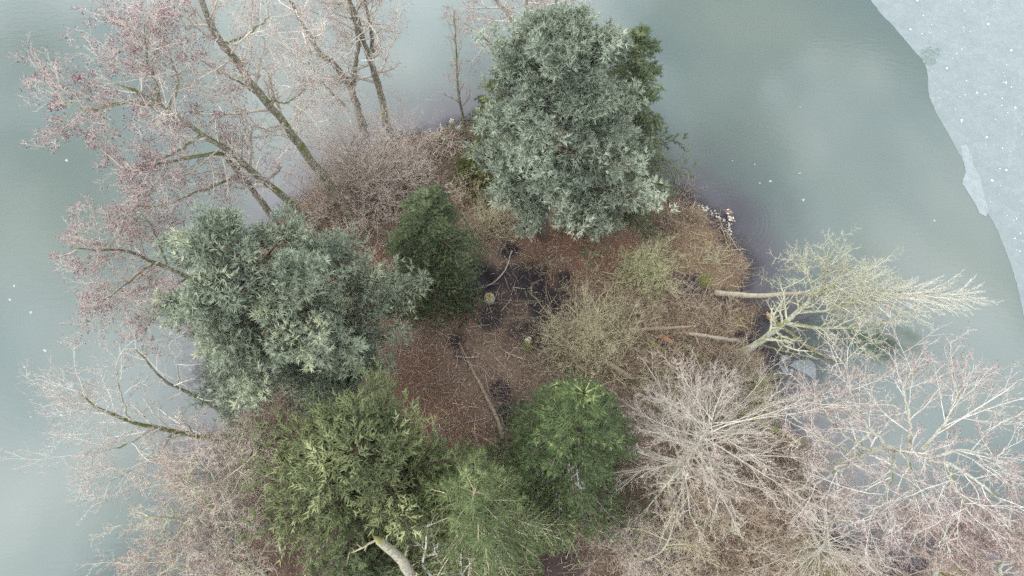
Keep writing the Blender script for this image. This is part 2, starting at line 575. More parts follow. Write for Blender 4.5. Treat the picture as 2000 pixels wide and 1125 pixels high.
def blob(x, y, lst, edge=0.5, seed=3):
    f = np.zeros_like(x)
    jit = 0.75 + 0.5 * fbm(x, y, 1.6, seed)
    for e in lst:
        bx, by, br = wpt(*e[:3])
        d = np.sqrt((x - bx) ** 2 + (y - by) ** 2) / br
        w = np.clip((jit - d) / edge + 0.5, 0, 1)
        f = np.maximum(f, w * (e[3] if len(e) > 3 else 1.0))
    return f


def ground_h(x, y, sd=None):
    if sd is None:
        sd = sdist(x, y, shore)
    sd = sd + (fbm(x, y, 1.6, 11) - 0.5) * 1.3 + (fbm(x, y, 0.55, 15, 2) - 0.5) * 0.6
    h = np.where(sd > 0, 0.5 * (1 - np.exp(-sd / 0.9)), np.maximum(sd * 0.22, -2.0))
    h = h + np.clip(sd, 0, 1) * ((fbm(x, y, 2.6, 21) - 0.5) * 0.5 + (fbm(x, y, 0.5, 25, 3) - 0.5) * 0.14)
    h = h - blob(x, y, DIPS, 0.45) * np.clip(sd + 0.5, 0, 1)
    return h


def gz(px, py):
    p = at(px, py, 0.3)
    return float(ground_h(np.array([p[0]]), np.array([p[1]]))[0])


def gpt(px, py, dz=0.0):
    z = max(gz(px, py), -0.05)
    return at(px, py, z + dz)


def axis(lo, hi, step, far):
    a = np.arange(lo, hi + step * 0.5, step)
    left = [lo - step * 1.6 ** k for k in range(1, 40)]
    right = [hi + step * 1.6 ** k for k in range(1, 40)]
    left = [v for v in left if v > -far][::-1]
    right = [v for v in right if v < far]
    return np.concatenate([[-far], left, a, right, [far]])


def sheet(name, xs, ys, hf, mat, extra=None):
    X, Y = np.meshgrid(xs, ys, indexing='xy')
    Z, tint, lvl = hf(X, Y)
    ny, nx = X.shape
    i = np.arange(ny * nx).reshape(ny, nx)
    Q = np.stack([i[:-1, :-1], i[:-1, 1:], i[1:, 1:], i[1:, :-1]], -1).reshape(-1, 4)
    mb = MB()
    mb.add(np.stack([X, Y, Z], -1), Q, None, tint.ravel(), lvl.ravel())
    return mb, X, Y


NEEDLE = [(1130, 485, 105), (1080, 520, 70), (1200, 500, 60), (740, 540, 60), (745, 600, 50), (820, 720, 55), (845, 800, 75), (900, 880, 60),
          (620, 450, 70, 0.8), (880, 260, 50, 0.7), (1060, 455, 60)]
MUD = [(1425, 468, 30, 0.9), (1395, 440, 20, 0.8), (1340, 388, 22, 0.8), (1310, 378, 18, 0.8), (1445, 590, 26, 0.8), (1480, 640, 22, 0.8), (1000, 575, 62, 0.6), (1035, 560, 44), (1000, 545, 30, 0.9), (1062, 605, 40), (1085, 590, 34, 0.9), (940, 550, 40), (955, 625, 28, 0.9), (965, 590, 20, 0.8), (1045, 655, 38, 0.9), (1010, 650, 22, 0.7), (1105, 600, 40, 0.7), (890, 672, 18, 0.8), (900, 700, 16, 0.6),
       (978, 768, 22), (1000, 815, 34), (1350, 568, 34), (1420, 590, 26, 0.8), (1100, 549, 18), (1090, 1100, 60, 0.7), (995, 495, 20), (1420, 470, 26, 0.7), (1450, 668, 24, 0.8)]
STRAW = [(1380, 500, 80), (1320, 420, 60), (1410, 540, 60), (1430, 610, 55), (1330, 470, 50), (1300, 390, 40), (1250, 610, 80, 0.6), (1380, 640, 80, 0.7), (1450, 730, 60, 0.7)]
MOSSY = [(1376, 552, 14), (1485, 755, 34, 0.8), (1225, 636, 20, 0.6), (1440, 632, 14, 0.7), (1590, 1092, 55), (1845, 1105, 40), (1560, 955, 40, 0.8), (1370, 690, 18, 0.5), (1030, 676, 8), (1470, 800, 26, 0.8), (1640, 935, 20, 0.6)]


def build_ground():
    xs = axis(-26, 35, 0.3, 900)
    ys = axis(-6, 45, 0.3, 900)
    z = {}

    def hf(X, Y):
        sd = sdist(X, Y, shore)
        return ground_h(X, Y, sd), blob(X, Y, NEEDLE, 0.7, 31), blob(X, Y, MUD, 0.5, 33)
    mb, X, Y = sheet('ground', xs, ys, hf, None)
    m, nt, b = new_mat('soil', 0.95, 0.15)
    n1, n2, n3 = obj_noise(nt, 0.38, 8.0, 0.68), obj_noise(nt, 7.0, 5.0, 0.7), obj_noise(nt, 25.0, 3.0, 0.7)
    col = mixc(nt, ramp(nt, n1, [(0.4, (0, 0, 0)), (0.6, (1, 1, 1))]).outputs[0], (0.09, 0.062, 0.046), (0.185, 0.13, 0.095))
    col = mixc(nt, ramp(nt, n2, [(0.45, (0, 0, 0)), (0.7, (1, 1, 1))]).outputs[0], col, (0.085, 0.064, 0.056))
    col = mixc(nt, math_n(nt, 'MULTIPLY', attr(nt, 'straw'), 0.85), col, (0.14, 0.1, 0.06))
    col = mixc(nt, math_n(nt, 'MULTIPLY', attr(nt, 'tint'), 0.85), col, (0.115, 0.062, 0.042))
    col = mixc(nt, attr(nt, 'lvl'), col, (0.026, 0.022, 0.026))
    mossf = math_n(nt, 'MULTIPLY', attr(nt, 'moss'), ramp(nt, n2, [(0.35, (0, 0, 0)), (0.55, (1, 1, 1))]).outputs[0])
    col = mixc(nt, mossf, col, (0.11, 0.13, 0.03))
    fleck = ramp(nt, n3, [(0.62, (0, 0, 0)), (0.74, (1, 1, 1))]).outputs[0]
    col = mixc(nt, math_n(nt, 'MULTIPLY', fleck, 0.55), col, (0.25, 0.2, 0.16))
    wet = attr(nt, 'wet')
    col = mixc(nt, wet, col, (0.045, 0.038, 0.042))
    nt.links.new(col, b.inputs['Base Color'])
    bump(nt, b, n2, 0.9, 0.12)
    o = mb.obj('ground', m, kind='structure')
    sd = sdist(X, Y, shore)
    for nm, arr in (('straw', blob(X, Y, STRAW, 0.8, 35)), ('moss', blob(X, Y, MOSSY, 0.7, 37)), ('wet', np.clip((0.2 - ground_h(X, Y, sd)) / 0.16, 0, 1))):
        a = o.data.attributes.new(nm, 'FLOAT', 'POINT')
        a.data.foreach_set('value', arr.ravel().astype(np.float32))
    o.data.polygons.foreach_set('use_smooth', np.ones(len(o.data.polygons), bool))
    return o


build_ground()
GOOSE = at(1421, 425)


def build_water():
    xs = axis(-36, 42, 0.45, 900)
    ys = axis(-8, 50, 0.45, 900)

    def hf(X, Y):
        sd = sdist(X, Y, shore) + (fbm(X, Y, 2.2, 41) - 0.5) * 1.6
        d = np.clip(-sd / 8.0, 0, 1)
        a = np.clip(-(ground_h(X, Y)) / 0.3, 0, 1)
        return np.zeros_like(X), d, a
    mb, X, Y = sheet('water', xs, ys, hf, None)
    m, nt, b = new_mat('pond_water', 0.05, 1.0)
    b.inputs['IOR'].default_value = 1.333
    d = attr(nt, 'tint')
    tc = nt.nodes.new('ShaderNodeTexCoord')
    big = nd(nt, 'ShaderNodeTexNoise', i_Scale=0.06, i_Detail=3.0)
    nt.links.new(tc.outputs['Object'], big.inputs['Vector'])
    deep = mixc(nt, ramp(nt, big.outputs[0], [(0.35, (0, 0, 0)), (0.65, (1, 1, 1))]).outputs[0], (0.068, 0.093, 0.09), (0.086, 0.106, 0.095))
    col = mixc(nt, ramp(nt, d, [(0.0, (0, 0, 0)), (0.22, (0.12, 0.12, 0.12)), (0.55, (0.7, 0.7, 0.7)), (1.0, (1, 1, 1))]).outputs[0], (0.054, 0.051, 0.06), deep)
    col = mixc(nt, attr(nt, 'crown_reflection'), col, (0.022, 0.04, 0.022))  # dark green reflection of the fallen crowns, painted into the water colour
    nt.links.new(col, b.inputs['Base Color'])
    al = ramp(nt, attr(nt, 'lvl'), [(0.0, (0.35, 0.35, 0.35)), (1.0, (1, 1, 1))]).outputs[0]
    nt.links.new(al, b.inputs['Alpha'])
    # faint wind ripples, and the rings the geese send out
    rip = nd(nt, 'ShaderNodeTexNoise', i_Scale=1.6, i_Detail=3.0)
    mp = nd(nt, 'ShaderNodeMapping')
    mp.inputs['Scale'].default_value = (0.5, 1.4, 1)
    nt.links.new(tc.outputs['Object'], mp.inputs[0])
    nt.links.new(mp.outputs[0], rip.inputs['Vector'])
    sub = nd(nt, 'ShaderNodeVectorMath')
    sub.operation = 'DISTANCE'
    nt.links.new(tc.outputs['Object'], sub.inputs[0])
    sub.inputs[1].default_value = tuple(GOOSE)
    dist = sub.outputs['Value']
    ring = math_n(nt, 'SINE', math_n(nt, 'MULTIPLY', dist, 16.0))
    env = ramp(nt, math_n(nt, 'DIVIDE', dist, 6.0), [(0.25, (0, 0, 0)), (0.4, (1, 1, 1)), (0.55, (0.8, 0.8, 0.8)), (0.75, (0, 0, 0))]).outputs[0]
    h = math_n(nt, 'ADD', math_n(nt, 'MULTIPLY', rip.outputs[0], 0.004), math_n(nt, 'MULTIPLY', math_n(nt, 'MULTIPLY', math_n(nt, 'MULTIPLY', ring, env), math_n(nt, 'MULTIPLY', rip.outputs[0], rip.outputs[0])), 0.0028))
    bump(nt, b, h, 1.0, 1.0)
    o = mb.obj('water', m, kind='structure')
    w = blob(X, Y, [(1655, 655, 26, 0.5), (1700, 668, 30, 0.8), (1740, 662, 34), (1775, 668, 26, 0.9), (1720, 695, 18, 0.7)], 0.6, 43) * np.clip(fbm(X + Y, Y - X * 0.3, 1.1, 47) * 2.2 - 0.35, 0, 1)  # mask of the painted reflection below the fallen trees
    a = o.data.attributes.new('crown_reflection', 'FLOAT', 'POINT')
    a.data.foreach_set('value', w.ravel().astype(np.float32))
    return o


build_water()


def slab(name, px_poly, z0, th, mat, label, cat, kind=None, group=None, jag=0.0, seed=1, sub=1):
    rng = np.random.default_rng(seed)
    P = np.array([at(x, y, z0) for x, y in px_poly])
    if sub > 1:
        Q = []
        for i in range(len(P)):
            a, b = P[i], P[(i + 1) % len(P)]
            for k in range(sub):
                q = a + (b - a) * k / sub
                if k:
                    q = q + np.append(rng.normal(0, jag, 2), 0)
                Q.append(q)
        P = np.array(Q)
    ctr = P.mean(0)
    me = bpy.data.meshes.new(name)
    n = len(P)
    top = P - ctr
    V = np.concatenate([top, top - (0, 0, th)])
    faces = [list(range(n)), list(range(2 * n - 1, n - 1, -1))] + [[i, n + i, n + (i + 1) % n, (i + 1) % n] for i in range(n)]
    area = sum(P[i][0] * P[(i + 1) % n][1] - P[(i + 1) % n][0] * P[i][1] for i in range(n))
    if area < 0:
        faces = [f[::-1] for f in faces]
    me.from_pydata(V.tolist(), [], faces)
    me.materials.append(mat)
    o = bpy.data.objects.new(name, me)
    o.location = ctr
    COL.objects.link(o)
    return tag(o, label, cat, group, kind)


def mat_ice(name, a, b_, rough=0.35):
    m, nt, b = new_mat(name, rough, 0.4)
    n1, n2 = obj_noise(nt, 0.5, 6.0, 0.65), obj_noise(nt, 5.0, 4.0, 0.7)
    col = mixc(nt, ramp(nt, n1, [(0.3, (0, 0, 0)), (0.7, (1, 1, 1))]).outputs[0], a, b_)
    col = mixc(nt, math_n(nt, 'MULTIPLY', ramp(nt, n2, [(0.6, (0, 0, 0)), (0.78, (1, 1, 1))]).outputs[0], 0.3), col, (0.33, 0.36, 0.38))
    n3 = obj_noise(nt, 1.7, 8.0, 0.7)
    col = mixc(nt, math_n(nt, 'MULTIPLY', ramp(nt, n3, [(0.42, (1, 1, 1)), (0.6, (0, 0, 0))]).outputs[0], 0.4), col, (0.1, 0.13, 0.132))
    tc = nt.nodes.new('ShaderNodeTexCoord')
    warp = nd(nt, 'ShaderNodeVectorMath')
    warp.operation = 'ADD'
    wz = nd(nt, 'ShaderNodeTexNoise', i_Scale=0.8, i_Detail=4.0)
    nt.links.new(tc.outputs['Object'], wz.inputs['Vector'])
    nt.links.new(tc.outputs['Object'], warp.inputs[0])
    nt.links.new(wz.outputs['Color'], warp.inputs[1])
    vo = nd(nt, 'ShaderNodeTexVoronoi', i_Scale=0.16)
    vo.feature = 'DISTANCE_TO_EDGE'
    nt.links.new(warp.outputs[0], vo.inputs['Vector'])
    cr = ramp(nt, vo.outputs['Distance'], [(0.004, (1, 1, 1)), (0.012, (0, 0, 0))]).outputs[0]
    col = mixc(nt, math_n(nt, 'MULTIPLY', cr, 0.07), col, (0.3, 0.34, 0.35))
    nt.links.new(col, b.inputs['Base Color'])
    bump(nt, b, n2, 0.15, 0.05)
    return m


M['ice'] = mat_ice('ice', (0.122, 0.148, 0.151), (0.155, 0.181, 0.184))
M['ice_pale'] = mat_ice('ice_pale', (0.165, 0.192, 0.195), (0.19, 0.218, 0.222))
M['ice_thin'] = mat_ice('ice_thin', (0.13, 0.15, 0.165), (0.17, 0.19, 0.2))
M['ice_shard'] = mat_ice('ice_shard', (0.2, 0.235, 0.24), (0.27, 0.3, 0.305))
M['melt'] = mat_plain('melt', (0.075, 0.1, 0.095), (0.14, 0.17, 0.165), 3, 0.2, 0.4, 0.1)
ICE = [(1690, -25), (1702, 2), (1722, 28), (1744, 50), (1768, 78), (1786, 100), (1806, 122), (1812, 150), (1814, 182), (1826, 215),
       (1846, 250), (1862, 280), (1880, 312), (1896, 352), (1916, 396), (1940, 434), (1958, 474), (1974, 516), (1988, 566), (2000, 618), (2030, 720),
       (2120, 900), (2400, 900), (2900, 300), (2900, -150), (2300, -260), (1690, -120)]
slab('ice_sheet', [tuple(q) for q in curve([(a, b, 0) for a, b in ICE[1:20]], 70)[:, :2]] + ICE[20:] + [ICE[0]], 0.018, 0.06, M['ice'], 'large pale blue ice sheet covering the upper right corner', 'ice', 'structure', jag=0.03, seed=4, sub=2)
slab('ice_floe', [(1876, 286), (1888, 282), (1893, 296), (1902, 322), (1912, 340), (1922, 380), (1932, 412), (1924, 423), (1913, 416), (1896, 384), (1880, 360), (1886, 336)],
     0.032, 0.05, M['ice_pale'], 'long narrow pale floe lying against the ice sheet edge', 'ice floe', jag=0.05, seed=6, sub=3)
slab('melt_patch', [(1797, 98), (1812, 92), (1838, 94), (1836, 106), (1830, 124), (1818, 128), (1803, 122)], 0.024, 0.05, M['melt'],
     'dark ragged melt patch in the ice sheet near its upper edge', 'melt patch', jag=0.12, seed=7, sub=4)
slab('ice_plate', [(1541, 714), (1554, 704), (1581, 702), (1592, 712), (1594, 733), (1589, 740), (1570, 728)], 0.012, 0.03, M['ice_thin'],
     'largest grey ice plate in the sheltered bay below the fallen trees', 'ice plate')
slab('ice_plate', [(1521, 712), (1541, 720), (1539, 726), (1531, 730)], 0.012, 0.03, M['ice_thin'],
     'pointed triangular ice plate beside the largest plate in the bay', 'ice plate')
slab('ice_plate', [(1523, 696), (1541, 695), (1539, 702), (1529, 709)], 0.012, 0.03, M['ice_thin'],
     'ice plate under the slanting branches at the head of the bay', 'ice plate')
slab('ice_plate', [(1542, 721), (1549, 720), (1549, 725), (1543, 725)], 0.012, 0.03, M['ice_pale'],
     'small upper ice chunk between the two bigger plates in the bay', 'ice plate')
slab('ice_plate', [(1543, 726), (1549, 727), (1549, 731), (1544, 731)], 0.012, 0.03, M['ice_pale'],
     'small lower ice chunk between the two bigger plates in the bay', 'ice plate')


def shards(spots, label, group, seed):
    rng = np.random.default_rng(seed)
    for (x, y, r) in spots:
        k = rng.integers(4, 6)
        a = np.sort(rng.random(k) * 6.28)
        a = np.arange(k) * 6.28 / k + rng.normal(0, 0.3, k)
        slab('ice_shard', [(x + 0.75 * r * math.cos(v) * rng.uniform(0.6, 1.1), y + 0.75 * r * math.sin(v) * rng.uniform(0.5, 0.9)) for v in a],
             0.015, 0.03, M['ice_shard'], label, 'ice shard', None, group)


shards([(130, 313, 5), (28, 558, 5), (19, 585, 6), (60, 610, 5), (88, 685, 6), (47, 717, 4), (60, 814, 4), (119, 810, 5), (117, 211, 4)],
       'small white ice shard floating alone on the open water left of the island', 'ice shards on the left water', 5)
slab('ice_plate', [(130, 748), (140, 744), (145, 750), (143, 757), (131, 757)], 0.012, 0.03, M['ice_pale'],
     'squarish pale ice plate under the leftmost bare branches', 'ice plate')
shards([(1563, 209, 3), (1431, 314, 3), (1474, 321, 3), (1562, 338, 4), (1505, 354, 5), (1484, 358, 3), (1569, 390, 6), (1825, 431, 4), (1765, 712, 4), (1778, 720, 6), (1700, 660, 4)],
       'small white ice shard floating on the grey green water right of the island', 'ice shards on the right water', 9)


def snow_flecks():
    rng = np.random.default_rng(12)
    mb = MB()
    icep = [at(*p)[:2] for p in ICE]
    n = 0
    while n < 300:
        p = at(rng.uniform(1710, 2050), rng.uniform(-40, 640), 0.022)
        if sdist(np.array([p[0]]), np.array([p[1]]), icep)[0] < 0.5:
            continue
        r = 0.018 + 0.04 * rng.random() ** 4 + (0.07 if rng.random() < 0.04 else 0)
        a = np.arange(6) * 1.047
        V = np.stack([p[0] + r * np.cos(a) * rng.uniform(0.6, 1.2, 6), p[1] + r * np.sin(a) * rng.uniform(0.6, 1.2, 6), np.full(6, p[2])], -1)
        V = np.concatenate([V, [[p[0], p[1], p[2] + 0.02]]])
        mb.add(V, None, [(i, (i + 1) % 6, 6) for i in range(6)])
        n += 1
    o = mb.obj('snow_flecks', M['snow'], kind='stuff')
    tag(o, 'white flecks of snow scattered over the pale ice sheet', 'snow')


snow_flecks()


# ------------------------------------------------------------------ trees
def px_curve(pts, K):
    return curve([at(*p) for p in pts], K)


def stem_mesh(parent, name, pts, r0, r1, mat, seed, sides=9, K=18, wob=0.04, cap=False):
    rng = np.random.default_rng(seed)
    P = px_curve(pts, K)
    w = rng.normal(0, wob, (K, 3))
    w[0] = 0
    P = P + w
    R = np.linspace(r0, r1, K) * (1 + rng.normal(0, 0.04, K))
    R[0] *= 1.25
    mb = MB()
    tubes(mb, P[None], R[None], sides, cap=cap, rng=rng, rough=0.05)
    mb.obj(name, mat, parent, smooth=True)
    return P, R


DEFAULT_LV = [dict(n=20, t0=0.3, Labs=4.5, ang=58, K=7, wig=0.14, up=0.06, rr=0.45, tip=0.3, shrink=0.5),
              dict(n=7, t0=0.2, ratio=0.48, ang=46, K=5, wig=0.16, up=0.03, rr=0.6, tip=0.35),
              dict(n=7, t0=0.15, ratio=0.45, ang=44, K=2, wig=0.15, up=0.03, rr=0.65, tip=0.5),
              dict(n=6, t0=0.2, ratio=0.5, ang=42, K=2, wig=0.1, up=0.03, rr=0.7, tip=0.5)]


def lv(*mods):
    out = [dict(d) for d in DEFAULT_LV]
    for d, m in zip(out, mods):
        d.update(m)
    return out


def bare_tree(name, label, cat, stems, levels, bark, twig, seed, group=None, catkin=None, cat_r=(0.03, 0.1), cat_n=1.0, rmin=0.011, limb=None):
    """stems: (part name, pixel control points with heights, r0, r1, share of level-1 branches)"""
    rng = np.random.default_rng(seed)
    base = at(*stems[0][1][0])
    t = thing(name, label, cat, base, group)
    mb = MB()
    tips = []
    for si, (pn, pts, r0, r1, share) in enumerate(stems):
        P, R = stem_mesh(t, pn, pts, r0, r1, limb if (limb and si) else bark, seed * 31 + si)
        if share <= 0:
            continue
        P, R = P[None], R[None]
        sides = [5, 4, 3, 3]
        ref = None
        for li, L in enumerate(levels):
            L = dict(L)
            n = L.pop('n')
            if li == 0:
                n = max(1, int(n * share))
            if li == 3:
                n = max(2, int(round(n * 0.54)))
            P, R, idx = grow(rng, P, R, n, rmin=rmin * (1.35 if li == 3 else 1.0), **L)
            tint = rng.random(len(P)) if li < 2 else np.clip(0.65 * ref[idx] + 0.35 * rng.random(len(P)), 0, 1)
            ref = tint
            tubes(mb, P, R, sides[min(li, 3)], tint, min(1.0, li / 3.0))
        tips.append((P[:, -1], nrm(P[:, -1] - P[:, -2])))
    mb.obj('crown', twig, t, kind='stuff')
    if catkin:
        pos = np.concatenate([a for a, b in tips])
        d = np.concatenate([b for a, b in tips])
        keep = rng.random(len(pos)) < cat_n
        pos, d = pos[keep], d[keep]
        d = nrm(d + rng.normal(0, 0.6, d.shape) - np.array([0, 0, 0.2]))
        m2 = MB()
        n = len(pos)
        shoots(m2, pos - d * 0.02, d, rng.uniform(0.8, 1.5, n) * cat_r[1], rng.uniform(0.8, 1.4, n) * cat_r[0], rng.random(n))
        m2.obj('catkins', catkin, t, kind='stuff')
    return t


AL = lv(dict(n=24, Labs=4.6, t0=0.35), dict(n=7), dict(n=8), dict(n=7))
bare_tree('alder_tree', 'tall leaning alder with pink catkins reaching out over the water at upper left', 'tree', [
    ('trunk', [(632, 466, 0.3), (574, 404, 4.5), (470, 315, 10.5), (392, 259, 14), (350, 227, 15.5), (308, 203, 17), (270, 180, 18.3), (215, 160, 19.5)], 0.36, 0.07, 1.0),
    ('limb', [(312, 206, 16.8), (303, 160, 18.5), (288, 110, 20), (282, 45, 21.5)], 0.13, 0.03, 0.6),
    ('limb', [(330, 215, 16.3), (347, 160, 18), (330, 105, 19.5)], 0.11, 0.03, 0.5),
    ('limb', [(300, 205, 17), (240, 200, 17.8), (170, 215, 18.5), (120, 195, 19)], 0.12, 0.03, 0.6),
    ('limb', [(395, 262, 13.8), (340, 300, 14.5), (270, 330, 15)], 0.1, 0.03, 0.5)],
    AL, M['bark_alder'], M['twig_alder'], 11, catkin=M['catkin'], cat_r=(0.032, 0.11), cat_n=0.5)
bare_tree('alder_tree', 'thinner mossy alder trunk standing close below the leaning alder, by the pine', 'tree', [
    ('trunk', [(550, 455, 0.3), (525, 415, 3), (490, 366, 6.5), (455, 325, 9.5), (430, 300, 11.5), (380, 305, 13), (310, 320, 14.5), (240, 330, 15.5)], 0.3, 0.05, 1.0),
    ('limb', [(470, 340, 8.5), (400, 370, 10), (320, 400, 11), (250, 400, 12)], 0.1, 0.03, 0.8)],
    lv(dict(n=22, Labs=4.4, t0=0.3), dict(n=7), dict(n=8), dict(n=6)), M['bark_alder'], M['twig_alder'], 12, catkin=M['catkin'], cat_r=(0.03, 0.1), cat_n=0.5)
bare_tree('alder_tree', 'tallest dark trunk slanting from the pinkish bush to the top edge', 'tree', [
    ('trunk', [(690, 430, 0.3), (665, 392, 2.5), (577, 273, 8.5), (518, 196, 12), (486, 154, 14), (434, 84, 17), (413, 52, 18.2), (394, 0, 20), (370, -60, 22)], 0.42, 0.15, 1.0),
    ('limb', [(522, 200, 11.8), (475, 165, 13.3), (430, 140, 15), (390, 118, 16.5)], 0.1, 0.03, 0.5),
    ('limb', [(515, 195, 12.2), (560, 200, 12.5), (600, 170, 13.5)], 0.08, 0.03, 0.5),
    ('limb', [(437, 86, 16.9), (480, 70, 17.6), (530, 30, 18.5)], 0.09, 0.03, 0.5)],
    lv(dict(n=26, Labs=4.6, t0=0.35, shrink=0.25), dict(n=7), dict(n=8), dict(n=6)), M['bark_alder'], M['twig_alder'], 13, catkin=M['catkin'], cat_r=(0.024, 0.09), cat_n=0.22)
SPARSE = lv(dict(n=14, Labs=3.8, t0=0.25, shrink=0.35, wig=0.2), dict(n=6, wig=0.2), dict(n=7), dict(n=5))
bare_tree('pale_tree', 'broken pale limbed tree with a torn branch stub above the pinkish bush', 'tree', [
    ('trunk', [(706, 238, 0.3), (699, 215, 1.5), (685, 171, 4), (650, 124, 7), (630, 110, 8), (600, 65, 10), (575, 20, 12.5), (555, -25, 15)], 0.34, 0.1, 1.0),
    ('limb', [(690, 165, 4.6), (692, 130, 6.5), (700, 87, 9), (688, 25, 12.5), (678, -20, 14)], 0.2, 0.09, 0.9),
    ('limb', [(672, 206, 2.2), (645, 178, 4), (622, 150, 5.5), (600, 120, 7)], 0.15, 0.06, 0.5),
    ('limb', [(632, 112, 8), (612, 104, 8.4), (603, 98, 8.8)], 0.13, 0.07, 0.4)],
    SPARSE, M['bark_alder'], M['twig_white'], 14)
bare_tree('pale_tree', 'straight mossy trunk forking at the top edge, right of the broken tree', 'tree', [
    ('trunk', [(752, 232, 0.3), (748, 205, 1.5), (734, 150, 4.5), (720, 112, 7), (697, 38, 11), (681, 0, 13), (660, -60, 16)], 0.34, 0.12, 1.0),
    ('limb', [(727, 100, 7.2), (724, 55, 9.8), (712, 0, 12.6), (705, -40, 14.5)], 0.17, 0.08, 0.8)],
    lv(dict(n=22, Labs=4.6, t0=0.2, shrink=0.25), dict(n=7), dict(n=8), dict(n=6)), M['bark_alder'], M['twig_alder'], 15, catkin=M['catkin'], cat_r=(0.022, 0.09), cat_n=0.3)
bare_tree('young_tree', 'slender young tree standing at the water edge left of the upper pine', 'tree', [
    ('trunk', [(914, 278, 0.3), (909, 255, 1), (903, 220, 3), (895, 175, 5.7), (891, 105, 9.3), (888, 52, 12), (884, 12, 14)], 0.15, 0.03, 1.0)],
    lv(dict(n=26, Labs=2.6, t0=0.25, ang=42, up=0.12, rr=0.4, shrink=0.55), dict(n=5, ang=40, up=0.08), dict(n=4, up=0.06), dict(n=2)), M['bark_alder'], M['twig_brown'], 16)
bare_tree('alder_tree', 'forked mossy tree at the top edge, hidden below by the upper pine', 'tree', [
    ('trunk', [(1022, 218, 0.3), (1028, 140, 4.5), (1030, 78, 8), (1008, 48, 9.5), (985, 20, 11), (965, -5, 12.5), (940, -50, 15)], 0.3, 0.1, 1.0),
    ('limb', [(1030, 80, 8), (1030, 25, 11), (1026, -30, 14)], 0.2, 0.09, 0.8),
    ('limb', [(1032, 80, 8), (1062, 35, 10), (1085, 0, 12), (1120, -40, 14)], 0.17, 0.08, 1.0),
    ('limb', [(1020, 62, 8.6), (970, 85, 8.6), (930, 60, 9.5), (900, 40, 10.5)], 0.1, 0.04, 0.6)],
    lv(dict(n=14, Labs=3.8, t0=0.3, shrink=0.4), dict(n=6), dict(n=7), dict(n=6)), M['bark_mossy'], M['twig_alder'], 17, catkin=M['catkin'], cat_r=(0.026, 0.1), cat_n=0.5)
bare_tree('alder_tree', 'short pink budded alder leaning left from behind the lower left pine', 'tree', [
    ('trunk', [(445, 588, 0.2), (400, 560, 3.2), (345, 533, 6), (259, 495, 9.5), (189, 488, 12), (135, 484, 13.5)], 0.25, 0.04, 1.0),
    ('limb', [(300, 512, 8), (240, 560, 9), (200, 590, 10)], 0.08, 0.03, 0.5),
    ('limb', [(365, 543, 5), (310, 590, 6.5), (290, 640, 7.5)], 0.08, 0.03, 0.6),
    ('limb', [(330, 525, 6.5), (300, 450, 9), (270, 410, 10)], 0.08, 0.03, 0.6)],
    lv(dict(n=24, Labs=4.2, t0=0.25, shrink=0.4), dict(n=7), dict(n=8), dict(n=7)), M['bark_alder'], M['twig_pink'], 18, catkin=M['catkin'], cat_r=(0.028, 0.1), cat_n=0.5)
BIRCH = lv(dict(n=20, Labs=3.5, t0=0.3, ang=48, shrink=0.4, wig=0.12), dict(n=7, ang=42), dict(n=7), dict(n=6))
bare_tree('leaning_tree', 'bare pale branched tree with curved dark trunk leaning left over the misty water', 'tree', [
    ('trunk', [(505, 846, 0.3), (432, 853, 2.5), (390, 853, 3.6), (330, 840, 5), (270, 829, 6.5), (215, 808, 8), (175, 785, 9), (150, 765, 9.6)], 0.3, 0.04, 1.0),
    ('limb', [(252, 824, 7), (236, 770, 8.5), (224, 690, 10)], 0.09, 0.025, 0.4),
    ('limb', [(300, 836, 5.8), (240, 872, 7), (180, 882, 8.1), (165, 895, 8.4)], 0.09, 0.025, 0.5),
    ('limb', [(340, 842, 4.8), (305, 890, 6), (240, 930, 7), (180, 950, 8)], 0.08, 0.025, 0.5),
    ('limb', [(225, 812, 7.7), (180, 800, 8.5), (150, 803, 9.0)], 0.07, 0.02, 0.4)],
    BIRCH, M['bark_alder'], M['twig_white'], 19, limb=M['bark_pale'])
bare_tree('leaning_tree', 'thin dark trunk slanting up left just above the curved leaning tree', 'tree', [
    ('trunk', [(475, 834, 0.3), (458, 822, 1), (395, 783, 4), (350, 760, 6), (308, 734, 8), (282, 700, 9.5), (255, 675, 10.5)], 0.2, 0.03, 1.0),
    ('limb', [(443, 812, 2), (428, 770, 4), (420, 740, 5)], 0.09, 0.03, 0.4),
    ('limb', [(352, 762, 6), (342, 700, 8), (318, 660, 9)], 0.06, 0.02, 0.5)],
    lv(dict(n=10, Labs=2.8, t0=0.4, shrink=0.3, wig=0.2), dict(n=4), dict(n=4), dict(n=3)), M['bark_alder'], M['twig_white'], 20, limb=M['bark_pale'])
bare_tree('dead_leaning_tree', 'short stubby dead trunk pointing left near the lower left edge of the thicket', 'tree', [
    ('trunk', [(545, 1020, 0.3), (494, 1032, 3), (440, 1031, 5), (380, 1022, 7), (330, 1012, 8.5), (280, 1008, 9.5)], 0.22, 0.05, 1.0),
    ('limb', [(348, 1014, 8), (340, 1000, 8.6), (334, 990, 9)], 0.05, 0.02, 0),
    ('limb', [(362, 1020, 7.5), (325, 1050, 8.2), (290, 1068, 8.7)], 0.05, 0.015, 0.3)],
    lv(dict(n=12, Labs=2.2, t0=0.2, shrink=0.5, ang=60), dict(n=4), dict(n=5), dict(n=4)), M['bark_dead'], M['twig_lichen'], 21)
TH = lv(dict(n=19, Labs=3.8, t0=0.12, shrink=0.4, wig=0.16), dict(n=8), dict(n=8), dict(n=7))
